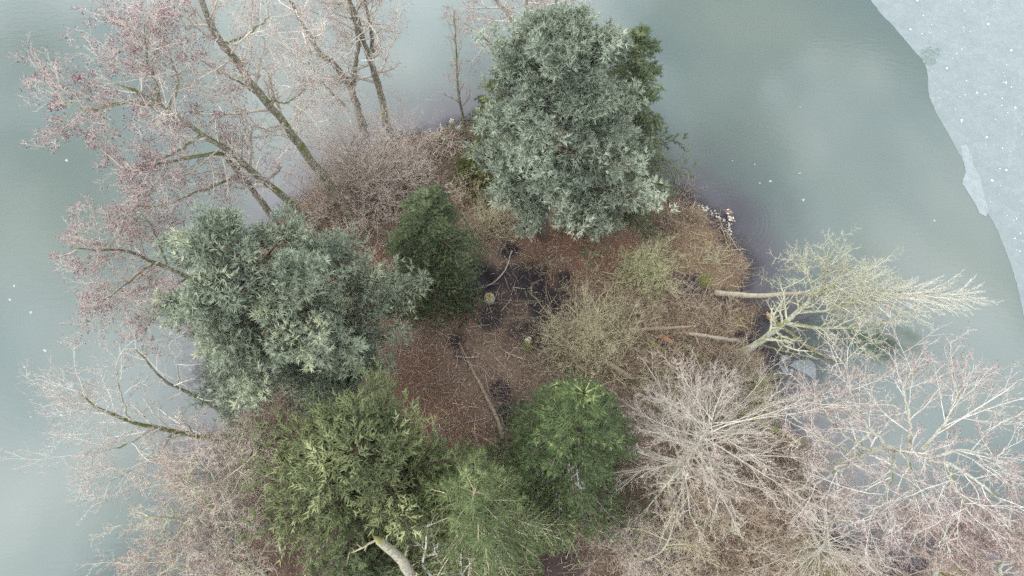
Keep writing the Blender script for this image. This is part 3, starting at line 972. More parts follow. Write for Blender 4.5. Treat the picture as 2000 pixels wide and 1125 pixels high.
bare_tree('bare_tree', 'pale stemmed thicket tree with forked top, left of the yellow green conifer', 'tree', [
    ('trunk', [(520, 1125, 0.3), (490, 1097, 3), (468, 1050, 5), (451, 1007, 6.5), (425, 945, 8.5), (400, 910, 10), (378, 881, 11.5)], 0.14, 0.025, 1.0),
    ('limb', [(490, 1096, 3), (430, 1090, 4.5), (360, 1060, 6), (310, 1050, 7)], 0.09, 0.02, 0.8),
    ('limb', [(470, 1055, 4.8), (430, 1010, 6.5), (380, 960, 8), (330, 930, 9)], 0.08, 0.02, 0.8)],
    TH, M['bark_hornbeam'], M['twig_thicket'], 22, catkin=M['catkin_pale'], cat_r=(0.018, 0.07), cat_n=0.5)
bare_tree('bare_tree', 'brown twiggy tree between the curved leaning trunk and the stubby dead trunk', 'tree', [
    ('trunk', [(540, 930, 0.3), (490, 925, 2.5), (430, 925, 5), (370, 925, 7), (300, 930, 9)], 0.14, 0.025, 1.0),
    ('limb', [(510, 927, 1.5), (470, 890, 4), (430, 870, 6)], 0.09, 0.02, 0.8),
    ('limb', [(500, 927, 2), (460, 960, 4), (400, 985, 6), (340, 990, 7.5)], 0.09, 0.02, 1.0)],
    TH, M['bark_hornbeam'], M['twig_thicket'], 23)
bare_tree('bare_tree', 'low spreading pinkish tree cut by the bottom left edge', 'tree', [
    ('trunk', [(560, 1150, 0.3), (500, 1140, 2.5), (430, 1125, 4.5), (360, 1110, 6.5), (290, 1095, 8)], 0.15, 0.025, 1.2),
    ('limb', [(500, 1140, 2.5), (460, 1090, 5), (420, 1060, 7)], 0.08, 0.02, 0.6)],
    TH, M['bark_hornbeam'], M['twig_thicket'], 24, catkin=M['catkin_pale'], cat_r=(0.018, 0.07), cat_n=0.6)

STAR = lv(dict(n=64, Labs=6.2, t0=0.35, ang=66, angsd=16, K=8, wig=0.07, up=0.02, rr=0.34, tip=0.25, shrink=0.45),
          dict(n=9, ratio=0.42, ang=30, wig=0.1), dict(n=9, ratio=0.42, ang=34, wig=0.1), dict(n=7, ang=34))
bare_tree('hornbeam_tree', 'pale many limbed tree radiating like a star, right of the bottom spruce', 'tree', [
    ('trunk', [(1290, 948, 0.3), (1318, 922, 3.5), (1338, 900, 6.5), (1356, 876, 8.5), (1374, 852, 10.5), (1392, 820, 13)], 0.4, 0.06, 1.0)],
    STAR, M['bark_hornbeam'], M['twig_pale'], 25, rmin=0.012)
bare_tree('hornbeam_tree', 'smaller star shaped pale tree at the bottom edge, with moss below it', 'tree', [
    ('trunk', [(1555, 1092, 0.3), (1585, 1082, 3), (1606, 1068, 5.5), (1614, 1050, 7.5), (1618, 1020, 9.5)], 0.22, 0.04, 1.0)],
    lv(dict(n=48, Labs=5.0, t0=0.4, ang=72, angsd=14, K=8, wig=0.09, rr=0.35, tip=0.25, shrink=0.4), dict(n=7, ang=34), dict(n=7, ang=36), dict(n=5)),
    M['bark_hornbeam'], M['twig_pale'], 26, catkin=M['catkin_pale'], cat_r=(0.015, 0.06), cat_n=0.5)
WL = lv(dict(n=14, Labs=3.4, t0=0.2, ang=44, wig=0.13, up=0.02, shrink=0.35, rr=0.42), dict(n=7, wig=0.13, ang=38), dict(n=7, wig=0.12, ang=38), dict(n=6))
bare_tree('white_limbed_tree', 'broad white limbed tree with pink buds spreading over the water at lower right', 'tree', [
    ('trunk', [(1560, 932, 0.3), (1605, 912, 4), (1650, 899, 7), (1700, 882, 9.5), (1740, 874, 11), (1772, 884, 12), (1802, 896, 13), (1860, 910, 14.5), (1925, 950, 15.5), (1965, 992, 16)], 0.3, 0.05, 1.2),
    ('limb', [(1737, 875, 10.8), (1690, 825, 12.5), (1664, 770, 14), (1650, 712, 15.5)], 0.12, 0.03, 0.8),
    ('limb', [(1705, 882, 9.6), (1650, 850, 11), (1610, 800, 13), (1590, 760, 14)], 0.1, 0.03, 0.8),
    ('limb', [(1776, 885, 12), (1776, 810, 13.5), (1764, 755, 15), (1790, 718, 16)], 0.12, 0.03, 0.8),
    ('limb', [(1790, 890, 12.5), (1835, 840, 14), (1862, 790, 15.3), (1890, 745, 16.5)], 0.11, 0.03, 0.8),
    ('limb', [(1745, 876, 11), (1742, 930, 12), (1720, 975, 13), (1702, 1015, 14)], 0.1, 0.03, 0.8),
    ('limb', [(1768, 884, 11.9), (1786, 950, 13), (1778, 1010, 14)], 0.09, 0.03, 0.7),
    ('limb', [(1690, 886, 9.1), (1620, 868, 11), (1570, 830, 12.4), (1535, 805, 13.3)], 0.1, 0.03, 0.5),
    ('limb', [(1812, 898, 13.2), (1880, 880, 14.5), (1945, 890, 16), (1970, 870, 16.6)], 0.1, 0.03, 0.8),
    ('limb', [(1685, 888, 9), (1620, 930, 11), (1575, 950, 12.3), (1550, 955, 13)], 0.1, 0.03, 0.4),
    ('limb', [(1850, 908, 14.3), (1870, 960, 15), (1900, 1010, 15.6)], 0.08, 0.025, 0.6)],
    WL, M['bark_pale'], M['twig_white'], 27, catkin=M['catkin_pale'], cat_r=(0.022, 0.085), cat_n=0.3)
bare_tree('bare_tree', 'greyish budded tree with mossy fork cut by the bottom edge at lower right', 'tree', [
    ('trunk', [(1810, 1150, 0.3), (1828, 1120, 3), (1838, 1095, 4.5), (1842, 1060, 7), (1850, 1020, 9.5)], 0.2, 0.04, 1.0),
    ('limb', [(1832, 1110, 3.6), (1808, 1085, 5), (1790, 1050, 7)], 0.1, 0.03, 0.7),
    ('limb', [(1838, 1095, 4.6), (1880, 1070, 6.5), (1920, 1040, 8.5)], 0.1, 0.03, 0.8)],
    lv(dict(n=20, Labs=3.8, t0=0.25), dict(n=7), dict(n=8), dict(n=6)), M['bark_mossy'], M['twig_pale'], 28, catkin=M['catkin_pale'], cat_r=(0.022, 0.08), cat_n=0.8)
bare_tree('bare_tree', 'pinkish bare tree filling the bottom right corner', 'tree', [
    ('trunk', [(1925, 1165, 0.3), (1945, 1130, 3), (1958, 1100, 5), (1968, 1060, 7.5), (1975, 1000, 10)], 0.2, 0.04, 1.0),
    ('limb', [(1950, 1120, 3.8), (1910, 1090, 6), (1890, 1050, 8)], 0.1, 0.03, 0.7),
    ('limb', [(1958, 1100, 5), (2000, 1090, 7), (2040, 1060, 9)], 0.1, 0.03, 0.7)],
    lv(dict(n=20, Labs=3.6, t0=0.25), dict(n=7), dict(n=8), dict(n=6)), M['bark_pale'], M['twig_pale'], 29, catkin=M['catkin_pale'], cat_r=(0.022, 0.08), cat_n=0.9)
bare_tree('bare_tree', 'thin pale stemmed tree arching below the larger star shaped tree', 'tree', [
    ('trunk', [(1222, 1122, 0.3), (1262, 1092, 2), (1297, 1070, 4), (1318, 1020, 6.5), (1331, 985, 8), (1340, 940, 9.5)], 0.1, 0.02, 1.0),
    ('limb', [(1297, 1070, 4), (1335, 1068, 4.8), (1365, 1058, 5.6), (1370, 1030, 6.6)], 0.05, 0.015, 0.6)],
    lv(dict(n=16, Labs=3.2, t0=0.2), dict(n=6), dict(n=6), dict(n=5)), M['bark_hornbeam'], M['twig_lichen'], 30)
bare_tree('bare_tree', 'low tree of long crossing pale stems between the two star shaped trees', 'tree', [
    ('trunk', [(1395, 1052, 0.3), (1415, 1045, 2.5), (1432, 1037, 4.5), (1470, 1010, 7), (1500, 985, 9)], 0.1, 0.02, 1.0),
    ('limb', [(1432, 1037, 4.5), (1480, 1070, 6), (1520, 1100, 7.5)], 0.07, 0.02, 0.7),
    ('limb', [(1430, 1037, 4.4), (1390, 1020, 6), (1340, 1005, 7.5)], 0.07, 0.02, 0.7),
    ('limb', [(1432, 1037, 4.6), (1425, 990, 7), (1400, 960, 8.5)], 0.07, 0.02, 0.7)],
    lv(dict(n=16, Labs=3.6, t0=0.2), dict(n=7), dict(n=7), dict(n=5)), M['bark_hornbeam'], M['twig_brown'], 31)

# dead trees at the bottom edge
DEADLV = lv(dict(n=5, Labs=2.2, t0=0.3, wig=0.28, rr=0.35), dict(n=4, wig=0.28), dict(n=3, wig=0.2), dict(n=2))
bare_tree('snag', 'thick sawn off dead trunk leaning out of the conifers at the bottom edge', 'dead tree', [
    ('trunk', [(872, 1185, 0.3), (840, 1155, 5), (803, 1120, 8.4), (778, 1086, 10), (752, 1066, 11), (726, 1047, 12)], 0.42, 0.23, 1.0)],
    DEADLV, M['bark_dead'], M['twig_lichen'], 32)
bare_tree('dead_tree', 'twisted bare pale stem rising beside the sawn off dead trunk', 'dead tree', [
    ('trunk', [(880, 1165, 0.3), (838, 1122, 7), (826, 1105, 8), (829, 1082, 9.2), (835, 1055, 10.4), (833, 1035, 11.2), (837, 1015, 12)], 0.14, 0.04, 1.0),
    ('limb', [(829, 1083, 9.2), (842, 1082, 9.5), (850, 1080, 9.8), (848, 1060, 10.5)], 0.06, 0.03, 0.6)],
    DEADLV, M['bark_pale'], M['twig_white'], 33)
bare_tree('dead_tree', 'forked bare pale stem in front of the feathery conifer at the bottom edge', 'dead tree', [
    ('trunk', [(930, 1160, 0.3), (905, 1125, 6), (900, 1105, 7), (899, 1085, 8), (904, 1060, 9.5)], 0.11, 0.03, 1.0),
    ('limb', [(904, 1118, 6.3), (916, 1102, 7.4), (914, 1085, 8.4)], 0.05, 0.02, 0.6)],
    DEADLV, M['bark_pale'], M['twig_white'], 34)


# ------------------------------------------------------------------ shrubs
def shrub(name, label, px, py, height, spread, n_stems, twig, seed, n=(7, 6, 5), lean=(0, 0), r0=0.035, group=None, rmin=0.009, wig=0.12, zbase=0.0):
    rng = np.random.default_rng(seed)
    b = gpt(px, py)
    t = thing(name, label, 'shrub', b, group)
    N = max(8, int(n_stems * 0.8))
    az = rng.random(N) * 6.283
    el = np.radians(rng.uniform(14, 84, N))
    height, spread = height * 1.25, spread * 1.4
    d = np.stack([np.cos(az) * np.cos(el), np.sin(az) * np.cos(el), np.sin(el)], -1)
    d = nrm(d + np.array([lean[0], lean[1], 0]))
    pos = b + np.stack([rng.normal(0, spread * 0.2, N), rng.normal(0, spread * 0.2, N), np.full(N, -0.05)], -1)
    L = rng.uniform(0.6, 1.1, N) * np.where(el > 1.0, height, (height + spread) * 0.5)
    P = walk(rng, pos, d, L, 8, wig, 0.02)
    R = r0 * rng.uniform(0.6, 1.2, N)[:, None] * np.linspace(1, 0.3, 8)[None]
    ms = MB()
    tubes(ms, P, R, 4, rng.random(N), 0.0)
    ms.obj('stems', twig, t, kind='stuff')
    mb = MB()
    ref = rng.random(N)
    for li, k in enumerate((n[0], n[1], max(2, int(round(n[2] * 0.5))))):
        P, R, idx = grow(rng, P, R, k, t0=0.15, ratio=0.5 if li else 0.42, ang=42, K=(4, 2, 2)[li], wig=wig * 1.2, up=0.02, rr=0.6, tip=0.5, rmin=rmin * (1, 1.1, 1.35)[li])
        tint = np.clip(0.6 * ref[idx] + 0.4 * rng.random(len(P)), 0, 1)
        ref = tint
        tubes(mb, P, R, 3, tint, (li + 1) / 3)
    mb.obj('crown', twig, t, kind='stuff')
    return t


shrub('bare_bush', 'big rounded pinkish bare bush under the upper left trunks', 725, 370, 6.6, 5.4, 121, M['twig_pink'], 41, n=(8, 7, 6))
shrub('bare_bush', 'brownish bare bush at the foot of the tall slanting trunk', 665, 420, 4.0, 3.5, 67, M['twig_brown'], 42, n=(7, 6, 6))
shrub('bare_bush', 'pinkish bare bush on the shore left of the stick pile', 795, 345, 2.4, 1.8, 62, M['twig_pink'], 43, n=(7, 6, 6))
shrub('bare_bush', 'grey brown bare bush between the dark conifer and the upper pine', 960, 440, 2.6, 2.8, 59, M['twig_lichen'], 44, n=(6, 5, 5))
shrub('bare_bush', 'tangled brown bush below the olive evergreen bush', 900, 390, 2.4, 2.4, 48, M['twig_brown'], 45, n=(6, 5, 5))
shrub('bare_bush', 'yellowish fan of upright stems right of the muddy hollow', 1165, 675, 4.1, 3.7, 150, M['twig_lichen'], 46, n=(6, 5, 5), lean=(-0.1, 0.15))
shrub('bare_bush', 'rounded lichen green bush right of the clearing by the shore', 1258, 535, 2.5, 2.4, 108, M['twig_green'], 47, n=(7, 6, 6))
shrub('bare_bush', 'brown tangled bush beside the red broken log', 1300, 715, 2.6, 3.0, 67, M['twig_brown'], 48, n=(6, 5, 5))
shrub('bare_bush', 'brown bush at the foot of the mossy fallen tree', 1400, 705, 2.4, 2.6, 62, M['twig_brown'], 49, n=(6, 5, 4))
shrub('bare_bush', 'green tinged bush hanging over the bay below the fallen trees', 1478, 775, 1.8, 2.0, 59, M['twig_green'], 50, n=(6, 5, 4))
shrub('bare_bush', 'reddish brown bush beside the foot of the curved leaning trunk', 505, 850, 2.6, 2.4, 54, M['twig_brown'], 51, n=(7, 6, 5))
shrub('bare_bush', 'reddish bush tucked against the left side of the yellow green conifer', 520, 960, 3.0, 2.6, 59, M['twig_brown'], 52, n=(7, 6, 5))
shrub('bare_bush', 'brown bush on the bank behind the white limbed tree trunk', 1520, 905, 2.6, 3.0, 67, M['twig_brown'], 53, n=(6, 6, 5))
shrub('bare_bush', 'brown bush right of the open soil at the bottom edge', 1290, 1085, 3.0, 3.4, 75, M['twig_pink'], 54, n=(7, 6, 5))
shrub('bare_bush', 'wide brown bush under the long crossing stems near the bottom edge', 1440, 1090, 3.0, 3.6, 81, M['twig_brown'], 55, n=(7, 6, 5))
shrub('bare_bush', 'brown bush between the larger star shaped tree and the water', 1480, 985, 2.8, 3.2, 72, M['twig_brown'], 56, n=(7, 6, 5))
shrub('bare_bush', 'small dry bush on the rocky shore just left of the pale stones', 1350, 425, 0.9, 1.3, 34, M['twig_brown'], 71, n=(5, 4, 4))
shrub('bare_bush', 'small dry bush on the bank above the dark pool beside the fallen trunk', 1395, 508, 1.0, 1.4, 34, M['twig_lichen'], 72, n=(5, 4, 4))
shrub('bare_bush', 'small tan bush at the easternmost point of the bank', 1438, 530, 0.8, 1.2, 30, M['twig_brown'], 73, n=(5, 4, 4))
shrub('bare_bush', 'small dry bush between the upper pine and the lichen green bush', 1305, 440, 1.2, 1.5, 34, M['twig_brown'], 74, n=(5, 4, 4))
shrub('bare_bush', 'low tan bush between the lichen green bush and the bare tan log', 1330, 605, 2.0, 2.2, 40, M['twig_brown'], 65, n=(6, 5, 5))
shrub('bare_bush', 'low brown bush on the bank left of the slim fallen trunk foot', 1400, 628, 1.8, 2.0, 36, M['twig_brown'], 66, n=(6, 5, 5))
shrub('bare_bush', 'brown bush touching the right side of the yellowish fan of stems', 1255, 640, 2.4, 2.4, 44, M['twig_brown'], 67, n=(6, 5, 5))
shrub('bare_bush', 'pale tan bush between the thick tan log end and the star shaped tree', 1290, 775, 2.4, 2.4, 44, M['twig_lichen'], 68, n=(6, 5, 5))
shrub('bare_bush', 'dull brown low bush above the open mud, right of the curved tan branch', 1075, 520, 1.0, 1.5, 30, M['twig_brown'], 69, n=(5, 4, 4))
shrub('bare_bush', 'sparse reddish twigs sticking out of the water at the rocky shore', 1338, 372, 2.0, 1.2, 9, M['twig_brown'], 57, n=(4, 3, 2), lean=(0.4, 0.3), r0=0.02)
shrub('bare_bush', 'pinkish bush directly below the bottom spruce on its right', 1215, 1050, 3.2, 3.0, 67, M['twig_pink'], 58, n=(7, 6, 5))
shrub('bare_bush', 'pale twiggy bush above the mossy log near the bay', 1400, 790, 2.8, 3.0, 67, M['twig_pale'], 59, n=(7, 6, 5))


# ------------------------------------------------------------------ conifers
def conifer_shell(label, name, base, top, r0, bark, seed):
    t = thing(name, label, 'tree', base)
    rng = np.random.default_rng(seed)
    K = 14
    P = curve([base, base * 0.5 + top * 0.5 + rng.normal(0, 0.12, 3) * (1, 1, 0), top], K)
    R = np.linspace(r0, 0.03, K)
    R[0] *= 1.2
    mb = MB()
    tubes(mb, P[None], R[None], 9, rng=rng, rough=0.04)
    mb.obj('trunk', bark, t, smooth=True)
    return t, P, R, rng


def lobe_pine(label, name, bpx, apx, az, lobes, needle, bark, seed, r0=0.35, per=7, side=11, tuft=(6, 0.34, 0.06), style='tuft', inner=0.62, blen=1.0, bside=False, reach=(0.5, 1.1), npad=3, dens=1.0, padr=0.56, padz=0.34):
    base = at(*bpx)
    top = at(*apx, az)
    t, TP, TR, rng = conifer_shell(label, name, base, top, r0, bark, seed)
    H = top[2]
    ends, starts, tl = [], [], []
    for (px, py, z, rad, n) in lobes:
        c0 = at(px, py, z)
        pads = [(c0 + rad * np.array([rng.normal(0, 0.5), rng.normal(0, 0.5), rng.normal(0, 0.42)]), rng.random()) for k in range(npad)]
        n = int(n * dens)
        for k in range(n):
            c, lt = pads[k % npad]
            a = rng.random() * 6.283
            e = math.asin(rng.uniform(-0.1, 1.0))
            ax = base[:2] + (top[:2] - base[:2]) * np.clip(c[2] / H, 0, 1)
            ro = np.append(c[:2] - ax, 0)
            ro = ro / max(np.linalg.norm(ro), 0.3)
            tg = np.array([-ro[1], ro[0], 0])
            w = rng.uniform(*reach) ** 0.7
            fx = math.cos(a) * math.cos(e) * w
            q = c + rad * padr * (ro * (1.3 * fx - 0.02) + tg * (0.8 * math.sin(a) * math.cos(e) * w * (1 - 0.35 * fx)) + np.array([0, 0, padz * math.sin(e) * w + 0.22 * fx]))
            hd = np.linalg.norm(q[:2] - (base[:2] + (top[:2] - base[:2]) * (q[2] / H)))
            zz = np.clip(q[2] - 0.42 * hd, 1.0, H * 0.97)
            s = (zz - base[2]) / (H - base[2]) * 13
            i = int(np.clip(s, 0, 12))
            starts.append(TP[i] + (TP[i + 1] - TP[i]) * (s - i))
            ends.append(q)
            tl.append(np.clip(0.7 * lt + 0.3 * rng.random(), 0, 1))
    S, E, tl = np.array(starts), np.array(ends), np.array(tl)
    u = np.linspace(0, 1, 9)[None, :, None]
    Ld = np.linalg.norm(E - S, axis=1)
    sag = -0.10 * Ld[:, None] * np.sin(np.linspace(0, math.pi, 9))[None]
    P = S[:, None] + (E - S)[:, None] * u
    P[:, :, 2] += sag
    P[:, 1:-1] += rng.normal(0, 0.05, P[:, 1:-1].shape)
    R = np.clip(0.012 * Ld + 0.012, 0.02, 0.12)[:, None] * np.linspace(1, 0.25, 9)[None]
    br = MB()
    tubes(br, P, R, 5, rng.random(len(P)), 0.0)
    # side branchlets on the outer part
    P2, R2, i2 = grow(rng, P, R, side, t0=inner, t1=1.0, Labs=blen, ang=48, angsd=14, K=3, wig=0.14, up=0.14, rr=0.5, tip=0.5, shrink=0.4, flat=0.55, side=bside)
    tubes(br, P2, R2, 3, rng.random(len(P2)), 0.3)
    br.obj('limbs', bark, t, kind='stuff')
    fo = MB()
    P3, R3, i3 = grow(rng, P2, R2, per, t0=0.3, t1=1.0, Labs=0.26, ang=42, angsd=14, K=2, wig=0.0, up=0.2, rr=0.5, shrink=0.1)
    pos = P3[:, -1]
    d = nrm(P3[:, -1] - P3[:, 0] + np.array([0, 0, 0.06]))
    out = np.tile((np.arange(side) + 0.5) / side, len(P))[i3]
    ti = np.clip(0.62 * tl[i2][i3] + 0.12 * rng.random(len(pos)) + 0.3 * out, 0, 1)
    if style == 'tuft':
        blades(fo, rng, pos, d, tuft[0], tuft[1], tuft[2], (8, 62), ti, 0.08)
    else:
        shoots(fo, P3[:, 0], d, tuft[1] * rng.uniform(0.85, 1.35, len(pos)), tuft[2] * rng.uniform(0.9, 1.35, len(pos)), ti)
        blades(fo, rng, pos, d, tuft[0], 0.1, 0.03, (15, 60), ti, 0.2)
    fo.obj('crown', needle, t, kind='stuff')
    return t, rng, pos, d


def cones(t, rng, pos, n, seed):
    k = rng.choice(len(pos), n, replace=False)
    mb = MB()
    d = nrm(np.stack([rng.normal(0, 0.4, n), rng.normal(0, 0.4, n), -np.ones(n)], -1))
    spindles(mb, pos[k] + np.array([0, 0, 0.06]), d, 0.2, 0.05, rng.random(n))
    mb.obj('cones', M['wood_red'], t, kind='stuff')


L1 = [(440, 478, 20, 1.4, 10), (408, 492, 18.6, 1.3, 9), (480, 505, 19.2, 1.9, 13), (540, 505, 17.5, 1.7, 12), (585, 520, 16.5, 1.5, 11), (400, 560, 16.6, 1.8, 13), (450, 555, 18.5, 2.2, 14), (535, 545, 18.5, 2.2, 14),
      (600, 575, 17, 2.2, 14), (655, 510, 14.5, 1.7, 11), (705, 520, 12.5, 1.5, 10), (455, 630, 16, 2.4, 15), (550, 640, 17, 2.5, 16), (640, 625, 14.5, 2.4, 15),
      (785, 605, 9.5, 1.7, 12), (740, 655, 9.5, 2.0, 13), (560, 715, 13.5, 2.4, 15), (455, 700, 12.5, 2.2, 14), (410, 645, 13, 1.9, 12), (650, 710, 11, 2.4, 15),
      (715, 730, 8.5, 2.2, 13), (520, 770, 9.5, 2.0, 13), (600, 770, 8, 2.2, 13), (690, 780, 5.5, 1.9, 11), (430, 745, 9.5, 1.6, 10), (690, 590, 11.5, 2.0, 12), (655, 665, 13, 1.8, 12), (690, 685, 10, 1.8, 11), (615, 690, 12, 1.8, 11), (640, 745, 8, 1.8, 10)]
tp, rg, ps, dd = lobe_pine('large blue green pine with yellowish top left of the clearing', 'blue_pine', (655, 722, 0.3), (440, 470), 20.6, L1, M['needle_blue_warm'], M['bark_pine'], 61)
cones(tp, rg, ps, 60, 1)
L2 = [(1112, 62, 22.0, 1.1, 9), (1078, 90, 21.2, 1.5, 11), (1150, 92, 21.0, 1.5, 11), (1040, 125, 19.8, 1.8, 12), (1110, 130, 21, 2.2, 15), (1180, 135, 19.6, 1.9, 12), (1015, 190, 17.8, 1.9, 12),
      (1085, 200, 19.2, 2.4, 15), (1165, 205, 18.6, 2.3, 15), (1208, 215, 16.6, 1.6, 12), (985, 260, 15, 1.9, 12), (1050, 270, 16.6, 2.3, 15), (1130, 285, 16.8, 2.4, 16), (1205, 280, 15, 2.2, 14),
      (1238, 290, 12.8, 1.5, 10), (962, 300, 12, 1.5, 11), (1010, 335, 13, 2.1, 14), (1085, 345, 14, 2.3, 15), (1165, 355, 13.3, 2.3, 15), (1222, 350, 11.4, 1.8, 12), (990, 380, 9.8, 1.5, 11),
      (1050, 394, 10.4, 1.7, 12), (1125, 398, 10.4, 1.7, 12), (1190, 398, 9.6, 1.6, 12), (1025, 425, 7.4, 1.0, 7), (1228, 395, 8.6, 1.4, 9), (1005, 105, 19, 1.5, 10), (1190, 90, 20.4, 1.3, 9), (1070, 78, 21.4, 1.1, 8)]
tp, rg, ps, dd = lobe_pine('blue green pine above the clearing with its trunk foot showing', 'blue_pine', (1059, 462, 0.3), (1114, 42), 22.8, L2, M['needle_blue'], M['bark_pine'], 62, r0=0.42)
cones(tp, rg, ps, 70, 2)
L3 = [(692, 868, 17, 1.3, 10), (640, 872, 15.5, 1.6, 12), (590, 865, 14, 1.5, 12), (742, 832, 14.2, 1.6, 12), (690, 815, 13.8, 1.5, 11), (650, 830, 14, 1.4, 10), (735, 795, 12.2, 1.2, 9), (555, 890, 12, 1.4, 11),
      (600, 930, 13.4, 1.7, 13), (670, 935, 15.4, 1.8, 13), (755, 895, 14.4, 1.7, 12), (825, 862, 11, 1.2, 9), (800, 920, 12, 1.5, 11), (560, 975, 10.8, 1.4, 11), (630, 1000, 12.2, 1.7, 12),
      (715, 985, 13, 1.7, 12), (590, 1045, 9, 1.5, 10), (660, 1060, 10, 1.7, 11), (620, 1105, 7, 1.6, 10), (860, 905, 8.6, 1.1, 8), (545, 940, 11, 1.2, 9), (845, 935, 8.6, 1.3, 8), (870, 985, 8, 1.3, 8), (820, 985, 9.5, 1.4, 9), (790, 1035, 9, 1.4, 9)]
tp, rg, ps, dd = lobe_pine('bushy yellow green conifer filling the lower left of the island', 'yew_tree', (790, 975, 0.3), (694, 866), 17.6, L3, M['needle_yew'], M['bark_pine'], 63, per=8, side=14,
                           tuft=(1, 0.34, 0.048), style='shoot', inner=0.3, blen=1.3, bside=True, reach=(0.5, 1.7), npad=2, padr=0.75, padz=0.5)


def profile_conifer(label, name, bpx, apx, az, rfun, n1, needle, bark, seed, r0=0.25, e0=10, droop=-0.06, tipup=0.0, n2=14, n3=7, sl=(0.3, 0.045), tmin=0.05, L2=0.34, dead=0, needles=0, leader=0, ang2=56):
    base, top = at(*bpx), at(*apx, az)
    t, TP, TR, rng = conifer_shell(label, name, base, top, r0, bark, seed)
    s = tmin + (0.985 - tmin) * (np.arange(n1) + rng.random(n1)) / n1
    az1 = np.arange(n1) * 2.4 + rng.normal(0, 0.35, n1)
    lob = 1 + 0.16 * np.sin(az1 * 3 + s * 9 + seed) + rng.normal(0, 0.13, n1)
    L = np.array([rfun(v) for v in s]) * lob
    i = np.clip((s * 13).astype(int), 0, 12)
    pos = TP[i] + (TP[i + 1] - TP[i]) * (s * 13 - i)[:, None]
    el = np.radians(e0 + 45 * np.clip((s - 0.8) / 0.2, 0, 1) + rng.normal(0, 6, n1))
    d = np.stack([np.cos(az1) * np.cos(el), np.sin(az1) * np.cos(el), np.sin(el)], -1)
    K = 8
    pts, p = [pos], pos
    for k in range(K - 1):
        b = droop if k < K * 0.6 else tipup
        d = nrm(d + np.array([0, 0, b]) + rng.normal(0, 0.05, d.shape))
        p = p + d * (L / (K - 1))[:, None]
        pts.append(p)
    P = np.stack(pts, 1)
    R = np.clip(0.011 * L + 0.01, 0.015, 0.07)[:, None] * np.linspace(1, 0.3, K)[None]
    br, fo = MB(), MB()
    tubes(br, P, R, 4, rng.random(n1), 0.2)
    tb = rng.random(n1)
    P2, R2, i2 = grow(rng, P, R, n2, t0=0.16, t1=0.98, ratio=L2, ang=ang2, angsd=9, K=4, wig=0.07, up=-0.02, rr=0.5, tip=0.5, shrink=0.62, flat=0.45, side=True)
    tubes(br, P2, R2, 3, rng.random(len(P2)), 0.5)
    br.obj('limbs', bark, t, kind='stuff')
    P3, R3, i3 = grow(rng, P2, R2, n3, t0=0.08, t1=1.0, Labs=sl[0], ang=42, angsd=10, K=2, wig=0, up=0.04, rr=0.5, shrink=0.2, flat=0.7, side=True)
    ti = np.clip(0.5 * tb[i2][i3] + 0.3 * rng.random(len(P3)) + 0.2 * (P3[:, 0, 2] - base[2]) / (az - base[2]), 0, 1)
    dd3 = P3[:, 1] - P3[:, 0]
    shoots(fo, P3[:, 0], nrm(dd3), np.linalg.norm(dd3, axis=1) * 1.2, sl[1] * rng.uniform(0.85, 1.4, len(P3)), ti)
    # shoots that carry on the branch tips and the main axis
    tipd = nrm(P2[:, -1] - P2[:, -2])
    spindles(fo, P2[:, -2], tipd, np.linalg.norm(P2[:, -1] - P2[:, -2], axis=1) + 0.12, sl[1] * 1.2, np.clip(tb[i2] * 0.6 + 0.4, 0, 1))
    if leader:
        a = np.arange(leader) * 6.283 / leader * 2 + rng.normal(0, 0.2, leader)
        e = np.radians(np.where(np.arange(leader) % 2, 25, 55) + rng.normal(0, 8, leader))
        d = np.stack([np.cos(a) * np.cos(e), np.sin(a) * np.cos(e), np.sin(e)], -1)
        q = np.repeat(TP[-1][None], leader, 0) - np.array([0, 0, 1.0]) * rng.uniform(0.0, 0.9, leader)[:, None]
        spindles(fo, q, d, rng.uniform(0.6, 1.15, leader), 0.038, 1.0, peak=0.3)
        blades(fo, rng, np.repeat(q, 6, 0) + np.repeat(d, 6, 0) * np.tile(np.linspace(0.15, 0.95, 6), leader)[:, None], np.repeat(d, 6, 0), 4, 0.11, 0.03, (25, 60), 1.0)
    if needles:
        blades(fo, rng, P3[:, 1], nrm(dd3), needles, 0.09, 0.028, (20, 65), ti, sl[0] * 0.9)
    fo.obj('crown', needle, t, kind='stuff')
    if dead:
        k = rng.integers(0, int(n1 * 0.62), dead)
        dp = P[k][:, 1:6] + rng.normal(0, 0.2, (dead, 1, 3)) + np.array([0, 0, 0.12])
        dm = MB()
        dr = np.full((dead, 5), 0.03) * np.linspace(1, 0.5, 5)
        tubes(dm, dp, dr, 4, rng.random(dead), 0)
        Q, QR, qi = grow(rng, dp, dr, 9, t0=0.1, Labs=0.8, ang=60, K=4, wig=0.2, up=-0.02)
        tubes(dm, Q, QR, 3, rng.random(len(Q)), 0.5)
        Q2, QR2, qi = grow(rng, Q, QR, 6, t0=0.2, Labs=0.3, ang=55, K=2, wig=0.2, up=0)
        tubes(dm, Q2, QR2, 3, rng.random(len(Q2)), 1.0)
        dm.obj('dead_twigs', M['twig_frost'], t, kind='stuff')
    return t


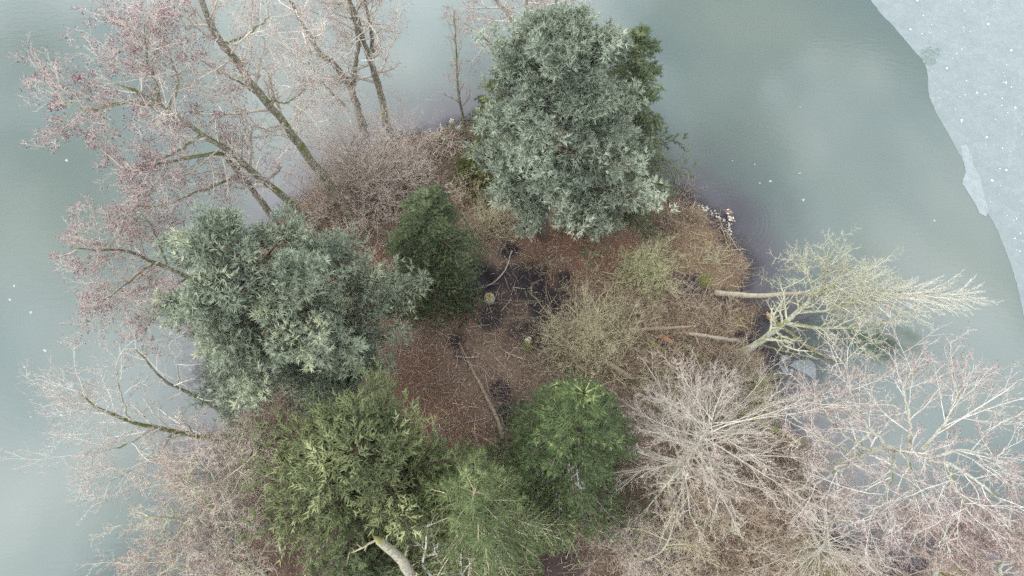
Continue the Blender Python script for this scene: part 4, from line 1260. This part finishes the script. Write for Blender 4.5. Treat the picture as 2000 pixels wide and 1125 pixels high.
M['twig_frost'] = mat_twig('twig_frost', (0.3, 0.28, 0.28), (0.4, 0.39, 0.4), (0.6, 0.6, 0.63), 0.4)
cone_r = lambda R, p=0.8, full=0.25: (lambda s: R * min(1.0, (1 - s) / (1 - full)) ** p + 0.25)
profile_conifer('bright green spruce with pale star shaped top, bottom centre', 'spruce_tree', (1085, 945, 0.3), (1141, 768), 20.5,
                cone_r(4.3, 0.75, 0.3), 150, M['needle_spruce'], M['bark_pine'], 71, r0=0.3, e0=2, droop=-0.05, tipup=0.06, n2=16, n3=9, sl=(0.3, 0.036), dead=34, needles=2, leader=11)
profile_conifer('dark green spruce standing alone left of the clearing', 'spruce_tree', (852, 572, 0.3), (832, 384), 13.6,
                cone_r(3.8, 0.6, 0.28), 130, M['needle_dark'], M['bark_pine'], 72, r0=0.25, e0=4, droop=-0.10, tipup=-0.04, n2=16, n3=8, sl=(0.26, 0.042), needles=1, L2=0.4)
profile_conifer('feathery flat sprayed conifer at the bottom edge beside the yellow green one', 'hemlock_tree', (955, 1058, 0.3), (926, 955), 16.0,
                cone_r(4.9, 0.6, 0.35), 105, M['needle_hemlock'], M['twig_lichen'], 73, r0=0.22, e0=2, droop=-0.04, tipup=0.02, n2=15, n3=9, sl=(0.32, 0.035), dead=20, needles=1, L2=0.4, ang2=48)
profile_conifer('dark spruce half hidden behind the right side of the upper pine', 'spruce_tree', (1182, 424, 0.3), (1254, 56), 17.2,
                cone_r(4.9, 0.7, 0.2), 110, M['needle_dark'], M['bark_pine'], 74, r0=0.25, e0=-2, droop=-0.04, tipup=0.06, n2=14, n3=7, sl=(0.3, 0.05), needles=1)
profile_conifer('small mid green spruce peeping out left of the upper pine', 'spruce_tree', (974, 290, 0.3), (966, 158), 6.8,
                cone_r(2.3, 0.8, 0.1), 60, M['needle_yew'], M['bark_pine'], 75, r0=0.1, e0=6, droop=-0.03, tipup=0.05, n2=12, n3=6, sl=(0.25, 0.045), needles=1)
profile_conifer('low olive evergreen bush left of the upper pine', 'evergreen_bush', (938, 362, 0.3), (930, 318), 2.6,
                lambda s: 2.4 * (1 - s) ** 0.5 + 0.3, 70, M['needle_olive'], M['bark_pine'], 76, r0=0.08, e0=22, droop=-0.03, n2=12, n3=6, sl=(0.24, 0.04), needles=1)
profile_conifer('young deep green conifer under the bottom conifers at the lower edge', 'spruce_tree', (720, 1120, 0.3), (690, 1085), 7.0,
                cone_r(3.4, 0.7, 0.2), 70, M['needle_dark'], M['bark_pine'], 77, r0=0.12, e0=5, droop=-0.05, n2=13, n3=7, sl=(0.28, 0.045), needles=1)


# ------------------------------------------------------------------ fallen trees, logs, stumps
def fallen(name, label, cat, stems, levels, bark, twig, seed, bend=None):
    rng = np.random.default_rng(seed)
    base = at(*stems[0][1][0])
    t = thing(name, label, cat, base)
    mb = MB()
    for si, (pn, pts, r0, r1, share) in enumerate(stems):
        P, R = stem_mesh(t, pn, pts, r0, r1, bark, seed * 7 + si, wob=0.03, K=22)
        if share <= 0:
            continue
        ref = None
        P, R = P[None], R[None]
        for li, L in enumerate(levels):
            L = dict(L)
            n = L.pop('n')
            if li == 0:
                n = int(n * share)
            P, R, idx = grow(rng, P, R, n, rmin=0.013, **L)
            tint = rng.random(len(P)) if li < 1 else np.clip(0.6 * ref[idx] + 0.4 * rng.random(len(P)), 0, 1)
            ref = tint
            tubes(mb, P, R, (5, 4, 3, 3)[li], tint, li / 3)
    mb.obj('crown', twig, t, kind='stuff')
    return t


fallen('fallen_tree', 'slim pale tree fallen over the water, tapering to a feathery tip', 'fallen tree', [
    ('trunk', [(1396, 572, 0.45), (1430, 575, 0.8), (1480, 577, 1.5), (1560, 573, 2.6), (1650, 576, 3.6), (1750, 578, 4.6), (1830, 577, 5.3), (1895, 574, 5.8)], 0.24, 0.02, 1.0)],
    [dict(n=84, t0=0.36, t1=0.98, Labs=5.6, flat=0.4, ang=27, angsd=6, K=8, wig=0.03, up=0.006, rr=0.42, tip=0.3, shrink=0.68, Lsd=0.12),
     dict(n=13, t0=0.25, ratio=0.26, ang=22, angsd=6, K=5, wig=0.05, up=0.0, rr=0.6, tip=0.4),
     dict(n=7, t0=0.2, ratio=0.36, ang=24, K=2, wig=0.06, up=0, rr=0.6, tip=0.5),
     dict(n=2, t0=0.2, ratio=0.45, ang=30, K=2, wig=0.1, up=0, rr=0.6, tip=0.5)],
    M['bark_tan'], M['twig_straw'], 81)
FT = [dict(n=20, t0=0.2, t1=1.0, Labs=2.8, ang=50, angsd=14, K=8, wig=0.17, up=0.02, rr=0.5, tip=0.3, shrink=0.4),
      dict(n=8, t0=0.15, ratio=0.42, ang=50, K=5, wig=0.2, up=0.0, rr=0.65, tip=0.4),
      dict(n=6, t0=0.2, ratio=0.4, ang=48, K=2, wig=0.18, up=0, rr=0.6, tip=0.5),
      dict(n=2, t0=0.2, ratio=0.45, ang=45, K=2, wig=0.1, up=0, rr=0.6, tip=0.5)]
fallen('fallen_tree', 'thick mossy lichen covered tree leaning from the bank across the slim fallen one', 'fallen tree', [
    ('trunk', [(1436, 692, 0.3), (1462, 682, 0.9), (1500, 655, 2.0), (1535, 628, 3.0), (1568, 600, 4.0), (1595, 570, 4.9), (1632, 548, 5.8), (1660, 522, 6.7)], 0.31, 0.05, 1.2),
    ('limb', [(1532, 630, 3), (1580, 638, 3.6), (1650, 640, 4.2), (1715, 630, 4.8), (1790, 610, 5.4)], 0.15, 0.03, 1.0),
    ('limb', [(1590, 575, 4.7), (1575, 540, 5.6), (1545, 505, 6.6)], 0.11, 0.03, 0.8),
    ('limb', [(1555, 610, 3.6), (1620, 605, 4.6), (1680, 585, 5.6), (1740, 560, 6.6)], 0.12, 0.03, 1.0),
    ('limb', [(1600, 565, 5), (1620, 520, 6.4), (1610, 490, 7.2)], 0.1, 0.03, 0.8),
    ('limb', [(1598, 570, 4.9), (1660, 550, 5.8), (1700, 525, 6.8)], 0.1, 0.03, 0.8),
    ('limb', [(1660, 640, 4.2), (1680, 670, 4.4), (1690, 688, 4.6)], 0.07, 0.02, 0.3)],
    FT, M['bark_mossy'], M['twig_fallen'], 82)
fallen('broken_tree', 'broken slim trunk with torn orange end lying through the bay', 'fallen tree', [
    ('trunk', [(1501, 615, 0.35), (1520, 634, 0.5), (1545, 652, 0.5), (1575, 676, 0.35), (1600, 690, 0.15), (1650, 712, 0.05)], 0.17, 0.05, 1.0),
    ('torn_wood', [(1497, 611, 0.42), (1506, 620, 0.55), (1516, 629, 0.62)], 0.11, 0.16, 0)],
    [dict(n=8, t0=0.4, t1=1.0, Labs=1.6, ang=50, K=6, wig=0.16, up=0.05, rr=0.4, tip=0.3), dict(n=4, ratio=0.4, K=3), dict(n=3, ratio=0.4, K=2)],
    M['bark_dead'], M['twig_brown'], 83)
for o in bpy.data.objects:
    if o.name.startswith('torn_wood'):
        o.data.materials.clear()
        o.data.materials.append(M['wood_fresh'])
        o['label'] = 'freshly torn orange wood'
fallen('fallen_branch', 'long pale branch slanting right from the mossy trunk foot into the bay', 'branch', [
    ('stem', [(1485, 674, 0.5), (1520, 683, 0.6), (1560, 692, 0.5), (1602, 702, 0.2)], 0.07, 0.03, 1.0)],
    [dict(n=9, t0=0.15, t1=1.0, Labs=1.5, ang=50, K=6, wig=0.16, up=0.05, rr=0.5, tip=0.3), dict(n=4, ratio=0.4, K=3), dict(n=3, ratio=0.4, K=2)],
    M['bark_dead'], M['twig_fallen'], 84)
fallen('fallen_branch', 'curly pale twigs rising from the shore above the fallen trunk', 'branch', [
    ('stem', [(1500, 588, 0.3), (1508, 560, 1.0), (1495, 545, 1.6), (1478, 535, 2.2)], 0.05, 0.02, 1.0)],
    [dict(n=8, t0=0.15, t1=1.0, Labs=1.4, ang=50, K=6, wig=0.2, up=0.03, rr=0.5, tip=0.3), dict(n=3, ratio=0.4, K=3), dict(n=2, ratio=0.4, K=2)],
    M['bark_dead'], M['twig_fallen'], 85)


def log(name, label, cat, pts, r0, r1, mat, seed, end=None, end_at=0, stubs=0):
    """a log on the ground: pts (px, py, height above ground)"""
    rng = np.random.default_rng(seed)
    P = curve([gpt(x, y, dz + 0.7 * (r0 + r1) / 2) for x, y, dz in pts], 12)
    P[1:-1] += rng.normal(0, 0.02, (10, 3))
    t = thing(name, label, cat, P[0])
    R = np.linspace(r0, r1, 12) * (1 + rng.normal(0, 0.05, 12))
    mb = MB()
    tubes(mb, P[None], R[None], 9, cap=True, rng=rng, rough=0.06)
    mb.obj('trunk', mat, t, smooth=True)
    if end is not None:
        p, d, r = (P[0], nrm(P[0] - P[1]), r0) if end_at == 0 else (P[-1], nrm(P[-1] - P[-2]), r1)
        m2 = MB()
        n = 9
        dd = nrm(d[None] + rng.normal(0, 0.35, (n, 3)))
        spindles(m2, p[None] - d * 0.15 + rng.normal(0, r * 0.4, (n, 3)), dd, rng.uniform(0.35, 0.9, n), r * 0.4, rng.random(n), peak=0.3)
        m2.obj('splinters', end, t)
    if stubs:
        Q, QR, _ = grow(rng, P[None], R[None], stubs, Labs=0.7, ang=60, K=4, rr=0.35, up=0.1)
        for k in range(stubs):
            m3 = MB()
            tubes(m3, Q[k:k + 1], QR[k:k + 1], 4)
            m3.obj('stub', mat, t)
    return t


log('log', 'bare tan log lying flat with a mossy left end, nearest the clearing', 'log', [(1222, 645, 0.6), (1290, 642, 1.0), (1360, 637, 1.2)], 0.2, 0.08, M['wood_old'], 91)
log('log', 'broken log with splintered orange end pointing at the bare tan log', 'log', [(1343, 650, 0.9), (1390, 658, 0.8), (1442, 666, 0.5)], 0.13, 0.17, M['wood_grey'], 92, M['wood_fresh'], 0, 3)
log('log', 'short reddish rotten log half buried in brambles', 'log', [(1288, 656, 0.7), (1314, 668, 0.7)], 0.2, 0.16, M['wood_red'], 93)
log('log', 'bright mossy log slanting through the brambles', 'log', [(1335, 676, 0.7), (1365, 695, 0.8), (1394, 714, 0.7)], 0.13, 0.12, M['moss'], 94)
log('log', 'green mossy log patch left of the bright mossy log', 'log', [(1266, 664, 0.7), (1284, 676, 0.7), (1302, 688, 0.6)], 0.15, 0.13, M['moss'], 95)
log('log', 'thick tan log end above the bottom spruce', 'log', [(1186, 708, 0.9), (1208, 722, 0.8), (1235, 740, 0.6)], 0.22, 0.2, M['wood_old'], 96)
log('log', 'long mossy trunk lying from the star shaped tree towards the bay', 'log', [(1440, 803, 0.8), (1490, 828, 0.9), (1530, 848, 0.9), (1565, 866, 0.7)], 0.2, 0.24, M['moss'], 97, None, 0, 4)
log('log', 'long thin pole lying down the clearing towards the spruce', 'log', [(897, 668, 0.05), (922, 722, 0.05), (940, 755, 0.05), (962, 800, 0.08), (975, 830, 0.1), (981, 858, 0.1)], 0.08, 0.17, M['wood_old'], 98, None, 0, 2)
log('log', 'short crooked pale stick in the middle of the clearing', 'stick', [(987, 687, 0.02), (1004, 695, 0.04), (1028, 703, 0.02)], 0.05, 0.06, M['wood_grey'], 99)
log('log', 'curved tan branch arching over the wet hollow by the dark spruce', 'stick', [(1000, 490, 0.4), (985, 530, 0.3), (962, 552, 0.3), (940, 562, 0.2), (920, 567, 0.05)], 0.06, 0.04, M['wood_grey'], 100)


def stump(name, label, px, py, r, h, mat, top, seed, lean=(0, 0)):
    rng = np.random.default_rng(seed)
    b = gpt(px, py, -0.1)
    t = thing(name, label, 'stump', b)
    P = np.stack([b + np.array([lean[0] * k, lean[1] * k, h * k]) for k in np.linspace(0, 1, 6)])
    R = r * np.array([1.5, 1.15, 1.05, 1.0, 0.97, 0.95])
    mb = MB()
    tubes(mb, P[None], R[None], 12, cap=True, rng=rng, rough=0.07)
    mb.obj('trunk', mat, t, smooth=True)
    m2 = MB()
    n = 22
    a, q = rng.random(n) * 6.28, r * np.sqrt(rng.random(n)) * 0.8
    pos = P[-1] + np.stack([np.cos(a) * q, np.sin(a) * q, np.full(n, -0.08)], -1)
    spindles(m2, pos, nrm(np.stack([rng.normal(0, 0.3, n), rng.normal(0, 0.3, n), np.ones(n)], -1)), rng.uniform(0.15, 0.4, n), r * 0.25, rng.random(n), peak=0.4)
    m2.obj('splintered_top', top, t)
    return t


M['wood_white'] = mat_plain('wood_white', (0.5, 0.45, 0.38), (0.7, 0.66, 0.6), 9)
M['straw_top'] = mat_plain('straw_top', (0.32, 0.26, 0.1), (0.48, 0.4, 0.2), 9)
stump('stump', 'mossy stump with a broken white top in the clearing', 1030, 678, 0.28, 0.9, M['moss'], M['wood_white'], 101, (0.02, 0.25))
stump('stump', 'low stump with straw yellow splintered top by the muddy hollow', 955, 585, 0.42, 0.4, M['bark_mossy'], M['straw_top'], 102)
stump('broken_stump', 'tall torn stump with light splinters on the stick pile', 884, 262, 0.24, 1.7, M['bark_mossy'], M['wood_white'], 103, (0.05, 0.1))
stump('broken_stump', 'thin torn stump beside the slender young tree on the stick pile', 896, 268, 0.16, 1.2, M['bark_mossy'], M['wood_white'], 104, (0.1, 0.1))
log('post', 'leaning mossy pole with broken top beside the yellow green conifer', 'post', [(857, 872, 0.0), (852, 850, 0.7), (846, 818, 1.5)], 0.16, 0.11, M['bark_mossy'], 105, M['straw_top'], 1)
log('post', 'pale leaning pole with a broken tip in front of the feathery conifer', 'post', [(945, 912, 0.0), (936, 880, 0.8), (926, 842, 1.6)], 0.14, 0.09, M['wood_old'], 106, M['straw_top'], 1)


def peg(label, px, py):
    b = gpt(px, py, -0.05)
    mb = MB()
    tubes(mb, np.array([[b, b + (0, 0, 0.5), b + (0.01, 0.02, 0.95)]]), np.array([[0.075, 0.075, 0.07]]), 8, cap=True)
    o = mb.obj('wooden_post', M['wood_grey'], loc=b)
    tag(o, label, 'post')


peg('short wooden post standing left of the upper pine trunk', 1043, 464)
peg('short wooden post standing right of the upper pine trunk', 1067, 463)


def stick_pile():
    rng = np.random.default_rng(110)
    c = gpt(878, 285)
    t = thing('stick_pile', 'heap of brown sticks on the shore below the slender young tree', 'stick pile', c)
    base = MB()
    n = 14
    V, T = [], []
    # the earth mound under the sticks
    rings = [(1.9, 0.0), (1.5, 0.5), (0.9, 0.85), (0.0, 1.0)]
    for (r, h) in rings[:-1]:
        a = np.arange(n) * 6.283 / n
        q = r * rng.uniform(0.8, 1.15, n)
        V.append(np.stack([c[0] + q * np.cos(a) * 1.1, c[1] + q * np.sin(a), np.full(n, c[2] - 0.15 + h * 0.9)], -1))
    V = np.concatenate(V + [np.array([[c[0], c[1], c[2] + 0.8]])])
    for k in range(2):
        for i in range(n):
            a, b = k * n + i, k * n + (i + 1) % n
            T += [(a, b, b + n), (a, b + n, a + n)]
    T += [(2 * n + i, 2 * n + (i + 1) % n, 3 * n) for i in range(n)]
    base.add(V, None, T, 0.4, 0)
    base.obj('mound', M['litter'], t)
    N = 300
    mesh = []
    for k in range(6):
        mb = MB()
        P = curve([(-0.6, 0, 0), (-0.1, rng.normal(0, 0.08), rng.normal(0, 0.05)), (0.6, 0, 0)], 4)
        tubes(mb, P[None], np.array([[0.035, 0.032, 0.028, 0.02]]), 4, rng.random(), 0.5)
        mesh.append(mb.mesh('stick', M['twig_brown' if k % 3 else 'twig_pale']))
    for k in range(N):
        a, q = rng.random() * 6.28, 1.9 * math.sqrt(rng.random())
        o = bpy.data.objects.new('stick', mesh[k % 6])
        o.parent = t
        o.location = (q * math.cos(a) * 1.1, q * math.sin(a), 0.05 + 0.9 * (1 - (q / 1.9) ** 1.5) + rng.uniform(-0.05, 0.15))
        o.rotation_euler = (rng.normal(0, 0.3), rng.normal(0, 0.35), rng.random() * 6.28)
        s = rng.uniform(0.6, 1.5)
        o.scale = (s, rng.uniform(0.7, 1.3), rng.uniform(0.7, 1.3))
        COL.objects.link(o)


stick_pile()


# ------------------------------------------------------------------ ground cover
def on_island(rng, n, mask=None, y=(3.0, 43), pad=0.0):
    x = rng.uniform(-24, 34, n)
    yy = rng.uniform(-4, 43, n)
    sd = sdist(x, yy, shore)
    k = sd > pad
    x, yy = x[k], yy[k]
    if mask is not None:
        m = rng.random(len(x)) < mask(x, yy)
        x, yy = x[m], yy[m]
    return x, yy, ground_h(x, yy)


def ground_cover():
    rng = np.random.default_rng(120)
    # leaf litter: small curled leaves lying at all angles
    x, y, z = on_island(rng, 72000, lambda x, y: (0.08 + 0.92 * (1 - blob(x, y, MUD, 0.6))) * np.clip(fbm(x, y, 3.2, 51) * 2.6 - 0.7, 0.08, 1))
    k = z > 0.02
    x, y, z = x[k], y[k], z[k]
    n = len(x)
    p = np.stack([x, y, z + 0.02], -1)
    a = rng.random(n) * 6.28
    u = np.stack([np.cos(a), np.sin(a), rng.normal(0, 0.3, n)], -1) * rng.uniform(0.04, 0.1, n)[:, None]
    v = np.stack([-np.sin(a), np.cos(a), rng.normal(0, 0.3, n)], -1) * rng.uniform(0.03, 0.06, n)[:, None]
    V = np.stack([p - u, p - v, p + u, p + v], 1)
    mb = MB()
    mb.add(V, np.arange(n * 4).reshape(-1, 4), None, np.repeat(rng.random(n), 4))
    tag(mb.obj('leaf_litter', M['litter'], kind='stuff'), 'brown fallen leaves covering the island floor', 'leaf litter')
    # fallen twigs
    x, y, z = on_island(rng, 78000, lambda x, y: (0.1 + 0.9 * (1 - blob(x, y, MUD, 0.6))) * np.clip(fbm(x, y, 2.2, 61) * 2.4 - 0.6, 0, 1))
    n = len(x)
    a = rng.random(n) * 6.28
    e = rng.normal(0.12, 0.22, n)
    d = np.stack([np.cos(a) * np.cos(e), np.sin(a) * np.cos(e), np.sin(e)], -1)
    P = walk(rng, np.stack([x, y, z + 0.03], -1), d, rng.uniform(0.2, 0.9, n), 2, 0.22, -0.06)
    mb = MB()
    tubes(mb, P, np.full((n, 2), 1.0) * rng.uniform(0.012, 0.026, n)[:, None], 3, rng.random(n), rng.random(n))
    x, y, z = on_island(rng, 6500, lambda x, y: 0.2 + 0.8 * np.clip(fbm(x, y, 4.0, 65) * 2.5 - 0.8, 0, 1))
    n = len(x)
    a = rng.random(n) * 6.28
    e = rng.normal(0.08, 0.1, n)
    d = np.stack([np.cos(a) * np.cos(e), np.sin(a) * np.cos(e), np.sin(e)], -1)
    P = walk(rng, np.stack([x, y, z + 0.06], -1), d, rng.uniform(0.8, 2.8, n), 4, 0.2, -0.015)
    tubes(mb, P, np.linspace(1, 0.4, 4)[None] * rng.uniform(0.014, 0.036, n)[:, None], 3, rng.random(n) ** 0.5, rng.random(n))
    tag(mb.obj('fallen_twigs', M['twig_brown'], kind='stuff'), 'brown twigs strewn over the island floor', 'twigs')
    # bramble undergrowth on the eastern half and along the edges
    BR = [(1300, 650, 130), (1400, 700, 110), (1240, 720, 110), (1120, 690, 90, 0.9), (1180, 590, 70, 0.8), (1060, 730, 60, 0.6), (1420, 640, 70), (1460, 740, 60), (1330, 780, 90), (1250, 1050, 120), (1400, 1030, 140), (1500, 930, 90), (1540, 860, 70),
          (1380, 480, 70, 0.6), (1320, 410, 55, 0.7), (1430, 550, 50, 0.6), (1110, 500, 100, 0.5), (840, 730, 90, 0.45), (950, 800, 90, 0.5), (960, 690, 70, 0.5), (700, 400, 110), (860, 380, 80, 0.8), (960, 460, 60), (500, 900, 70), (470, 1030, 90), (540, 830, 60), (1300, 560, 80), (1620, 1000, 80), (900, 320, 60), (1040, 770, 60, 0.5), (980, 660, 70, 0.5), (1500, 1080, 90), (640, 440, 80)]
    x, y, z = on_island(rng, 95000, lambda x, y: blob(x, y, BR, 1.0) * np.clip(fbm(x, y, 1.2, 71) * 2.4 - 0.5, 0.1, 1), pad=-0.3)
    n = len(x)
    a = rng.random(n) * 6.28
    e = np.radians(rng.uniform(20, 80, n))
    d = np.stack([np.cos(a) * np.cos(e), np.sin(a) * np.cos(e), np.sin(e)], -1)
    P = walk(rng, np.stack([x, y, z], -1), d, rng.uniform(0.5, 1.7, n), 3, 0.24, -0.2)
    mb = MB()
    tubes(mb, P, np.array([1, 0.85, 0.5])[None] * rng.uniform(0.008, 0.016, n)[:, None], 3, rng.random(n), rng.random(n))
    tag(mb.obj('undergrowth', M['twig_brown'], kind='stuff'), 'tangled brown bramble stems between the trees', 'undergrowth')
    # dry grass along the eastern shore
    x, y, z = on_island(rng, 52000, lambda x, y: blob(x, y, STRAW, 0.9) * np.clip(fbm(x, y, 0.9, 81) * 2.2 - 0.45, 0, 1))
    k = z > 0.03
    x, y, z = x[k], y[k], z[k]
    n = len(x)
    p = np.stack([x, y, z], -1)
    d = nrm(np.stack([rng.normal(0, 0.8, n), rng.normal(0, 0.8, n), np.ones(n) * 0.55], -1))
    mb = MB()
    blades(mb, rng, p, d, 3, rng.uniform(0.2, 0.55, n), 0.025, (5, 45), rng.random(n))
    tag(mb.obj('dry_grass', M['straw'], kind='stuff'), 'dry straw coloured grass on the eastern bank', 'grass')
    x, y, z = on_island(rng, 60000, lambda x, y: blob(x, y, MOSSY, 0.8), pad=-0.2)
    n = len(x)
    d = nrm(np.stack([rng.normal(0, 0.7, n), rng.normal(0, 0.7, n), np.ones(n) * 0.7], -1))
    mb = MB()
    blades(mb, rng, np.stack([x, y, z], -1), d, 3, rng.uniform(0.12, 0.35, n), 0.022, (5, 50), rng.random(n))
    tag(mb.obj('green_grass', M['grass'], kind='stuff'), 'green mossy grass in patches near the water', 'grass')


ground_cover()


# ------------------------------------------------------------------ stones and geese
def stones():
    rng = np.random.default_rng(130)
    meshes = []
    for k in range(4):
        V, F = [], []
        rows, seg = 4, 7
        V.append((0, 0, 0.7))
        for i in range(1, rows):
            ph = math.pi * i / rows
            for j in range(seg):
                a = 6.283 * j / seg
                q = rng.uniform(0.85, 1.15)
                V.append((q * math.sin(ph) * math.cos(a), q * 0.8 * math.sin(ph) * math.sin(a), 0.65 * math.cos(ph)))
        V.append((0, 0, -0.6))
        for j in range(seg):
            F.append((0, 1 + j, 1 + (j + 1) % seg))
            for i in range(rows - 2):
                a = 1 + i * seg
                F.append((a + j, a + seg + j, a + seg + (j + 1) % seg, a + (j + 1) % seg))
            a = 1 + (rows - 2) * seg
            F.append((a + j, len(V) - 1, a + (j + 1) % seg))
        me = bpy.data.meshes.new('stone')
        me.from_pydata(V, [], F)
        me.materials.append(M['stone'])
        meshes.append(me)
    line = [(1366, 404), (1374, 408), (1382, 410), (1390, 416), (1398, 420), (1406, 424), (1412, 430), (1418, 436), (1424, 440), (1422, 447), (1426, 452)]
    n = 0
    for (x, y) in line:
        for k in range(4):
            o = bpy.data.objects.new('stone', meshes[n % 4])
            px, py = x + rng.normal(0, 4), y + rng.normal(0, 2.2)
            z = max(gz(px, py), -0.06)
            s = rng.uniform(0.06, 0.14)
            o.location = at(px, py, z + s * 0.3)
            o.scale = (s, s * rng.uniform(0.8, 1.2), s * rng.uniform(0.7, 1))
            o.rotation_euler = (rng.normal(0, 0.2), rng.normal(0, 0.2), rng.random() * 6)
            COL.objects.link(o)
            tag(o, 'pale shore stone in the row at the water edge beside the geese', 'stone', 'pale stones along the shore')
            n += 1


stones()


def goose(label, px, py, heading, plum, wingm, patchm, standing, seed):
    """body grown as one skin from tail to bill"""
    z = max(gz(px, py), -0.02)
    b = at(px, py, z)
    t = thing('goose', label, 'bird', b)
    lift = 0.2 if standing else 0.05
    pts = [(-0.42, 0, 0.16, 0.03), (-0.30, 0, 0.17, 0.10), (-0.12, 0, 0.16, 0.165), (0.08, 0, 0.17, 0.165), (0.22, 0, 0.22, 0.10),
           (0.29, 0, 0.33, 0.055), (0.32, 0, 0.43, 0.045), (0.37, 0, 0.475, 0.06), (0.42, 0, 0.47, 0.05), (0.445, 0, 0.46, 0.03)]
    P = curve([p[:3] for p in pts], 26)
    R = np.interp(np.linspace(0, 1, 26), np.linspace(0, 1, len(pts)), [p[3] for p in pts])
    ch, sh = math.cos(heading), math.sin(heading)
    rot = lambda Q: np.stack([Q[..., 0] * ch - Q[..., 1] * sh, Q[..., 0] * sh + Q[..., 1] * ch, Q[..., 2] + lift], -1) + b
    mb = MB()
    tubes(mb, rot(P)[None], R[None], 12, cap=True)
    mb.obj('body', plum, t, smooth=True)
    for s in (-1, 1):
        W = curve([(0.12, s * 0.13, 0.22), (-0.1, s * 0.165, 0.24), (-0.3, s * 0.11, 0.21), (-0.46, s * 0.04, 0.17)], 8)
        m2 = MB()
        tubes(m2, rot(W)[None], np.array([[0.03, 0.07, 0.085, 0.085, 0.075, 0.06, 0.04, 0.01]]), 8)
        m2.obj('wing', wingm, t, smooth=True)
        m3 = MB()
        W = curve([(0.12, s * 0.15, 0.25), (0.0, s * 0.2, 0.27), (-0.14, s * 0.2, 0.26)], 6)
        tubes(m3, rot(W)[None], np.array([[0.02, 0.045, 0.055, 0.05, 0.035, 0.01]]), 8)
        m3.obj('wing_patch', patchm, t, smooth=True)
        if standing:
            m4 = MB()
            Lg = np.array([(-0.02, s * 0.07, 0.06), (0.0, s * 0.07, -0.08), (0.01, s * 0.07, -0.2), (0.09, s * 0.08, -0.2)], float)
            tubes(m4, rot(Lg)[None], np.array([[0.03, 0.014, 0.014, 0.02]]), 6)
            m4.obj('leg', M['wood_red'], t, smooth=True)
        m6 = MB()
        spindles(m6, rot(np.array([[0.395, s * 0.042, 0.49]])), np.array([[ch, sh, 0.0]]), 0.03, 0.012, 0.2)
        m6.obj('eye', M['eye'], t)
    m5 = MB()
    B = np.array([(0.43, 0, 0.462), (0.47, 0, 0.452), (0.51, 0, 0.442)], float)
    tubes(m5, rot(B)[None], np.array([[0.03, 0.024, 0.012]]), 8)
    m5.obj('bill', M['bill'], t, smooth=True)


M['eye'] = mat_plain('eye', (0.02, 0.012, 0.01), (0.05, 0.02, 0.01), 20, 0.2, 0.5, 0)
M['bill'] = mat_plain('bill', (0.3, 0.13, 0.12), (0.4, 0.2, 0.18), 20, 0.5)
M['plum_brown'] = mat_plain('plumage_brown', (0.15, 0.11, 0.085), (0.24, 0.185, 0.15), 18)
M['plum_pale'] = mat_plain('plumage_pale', (0.3, 0.25, 0.22), (0.42, 0.36, 0.32), 18)
M['wing_brown'] = mat_plain('wing_brown', (0.11, 0.07, 0.05), (0.19, 0.13, 0.095), 22)
M['white_feather'] = mat_plain('white_feather', (0.6, 0.58, 0.55), (0.75, 0.73, 0.7), 20)
goose('brown goose with white wing patch standing in the shallows by the stones', 1419, 419, math.radians(170), M['plum_brown'], M['wing_brown'], M['white_feather'], True, 1)
goose('paler goose standing on the shore stones below the brown one', 1425, 433, math.radians(-60), M['plum_pale'], M['wing_brown'], M['white_feather'], True, 2)
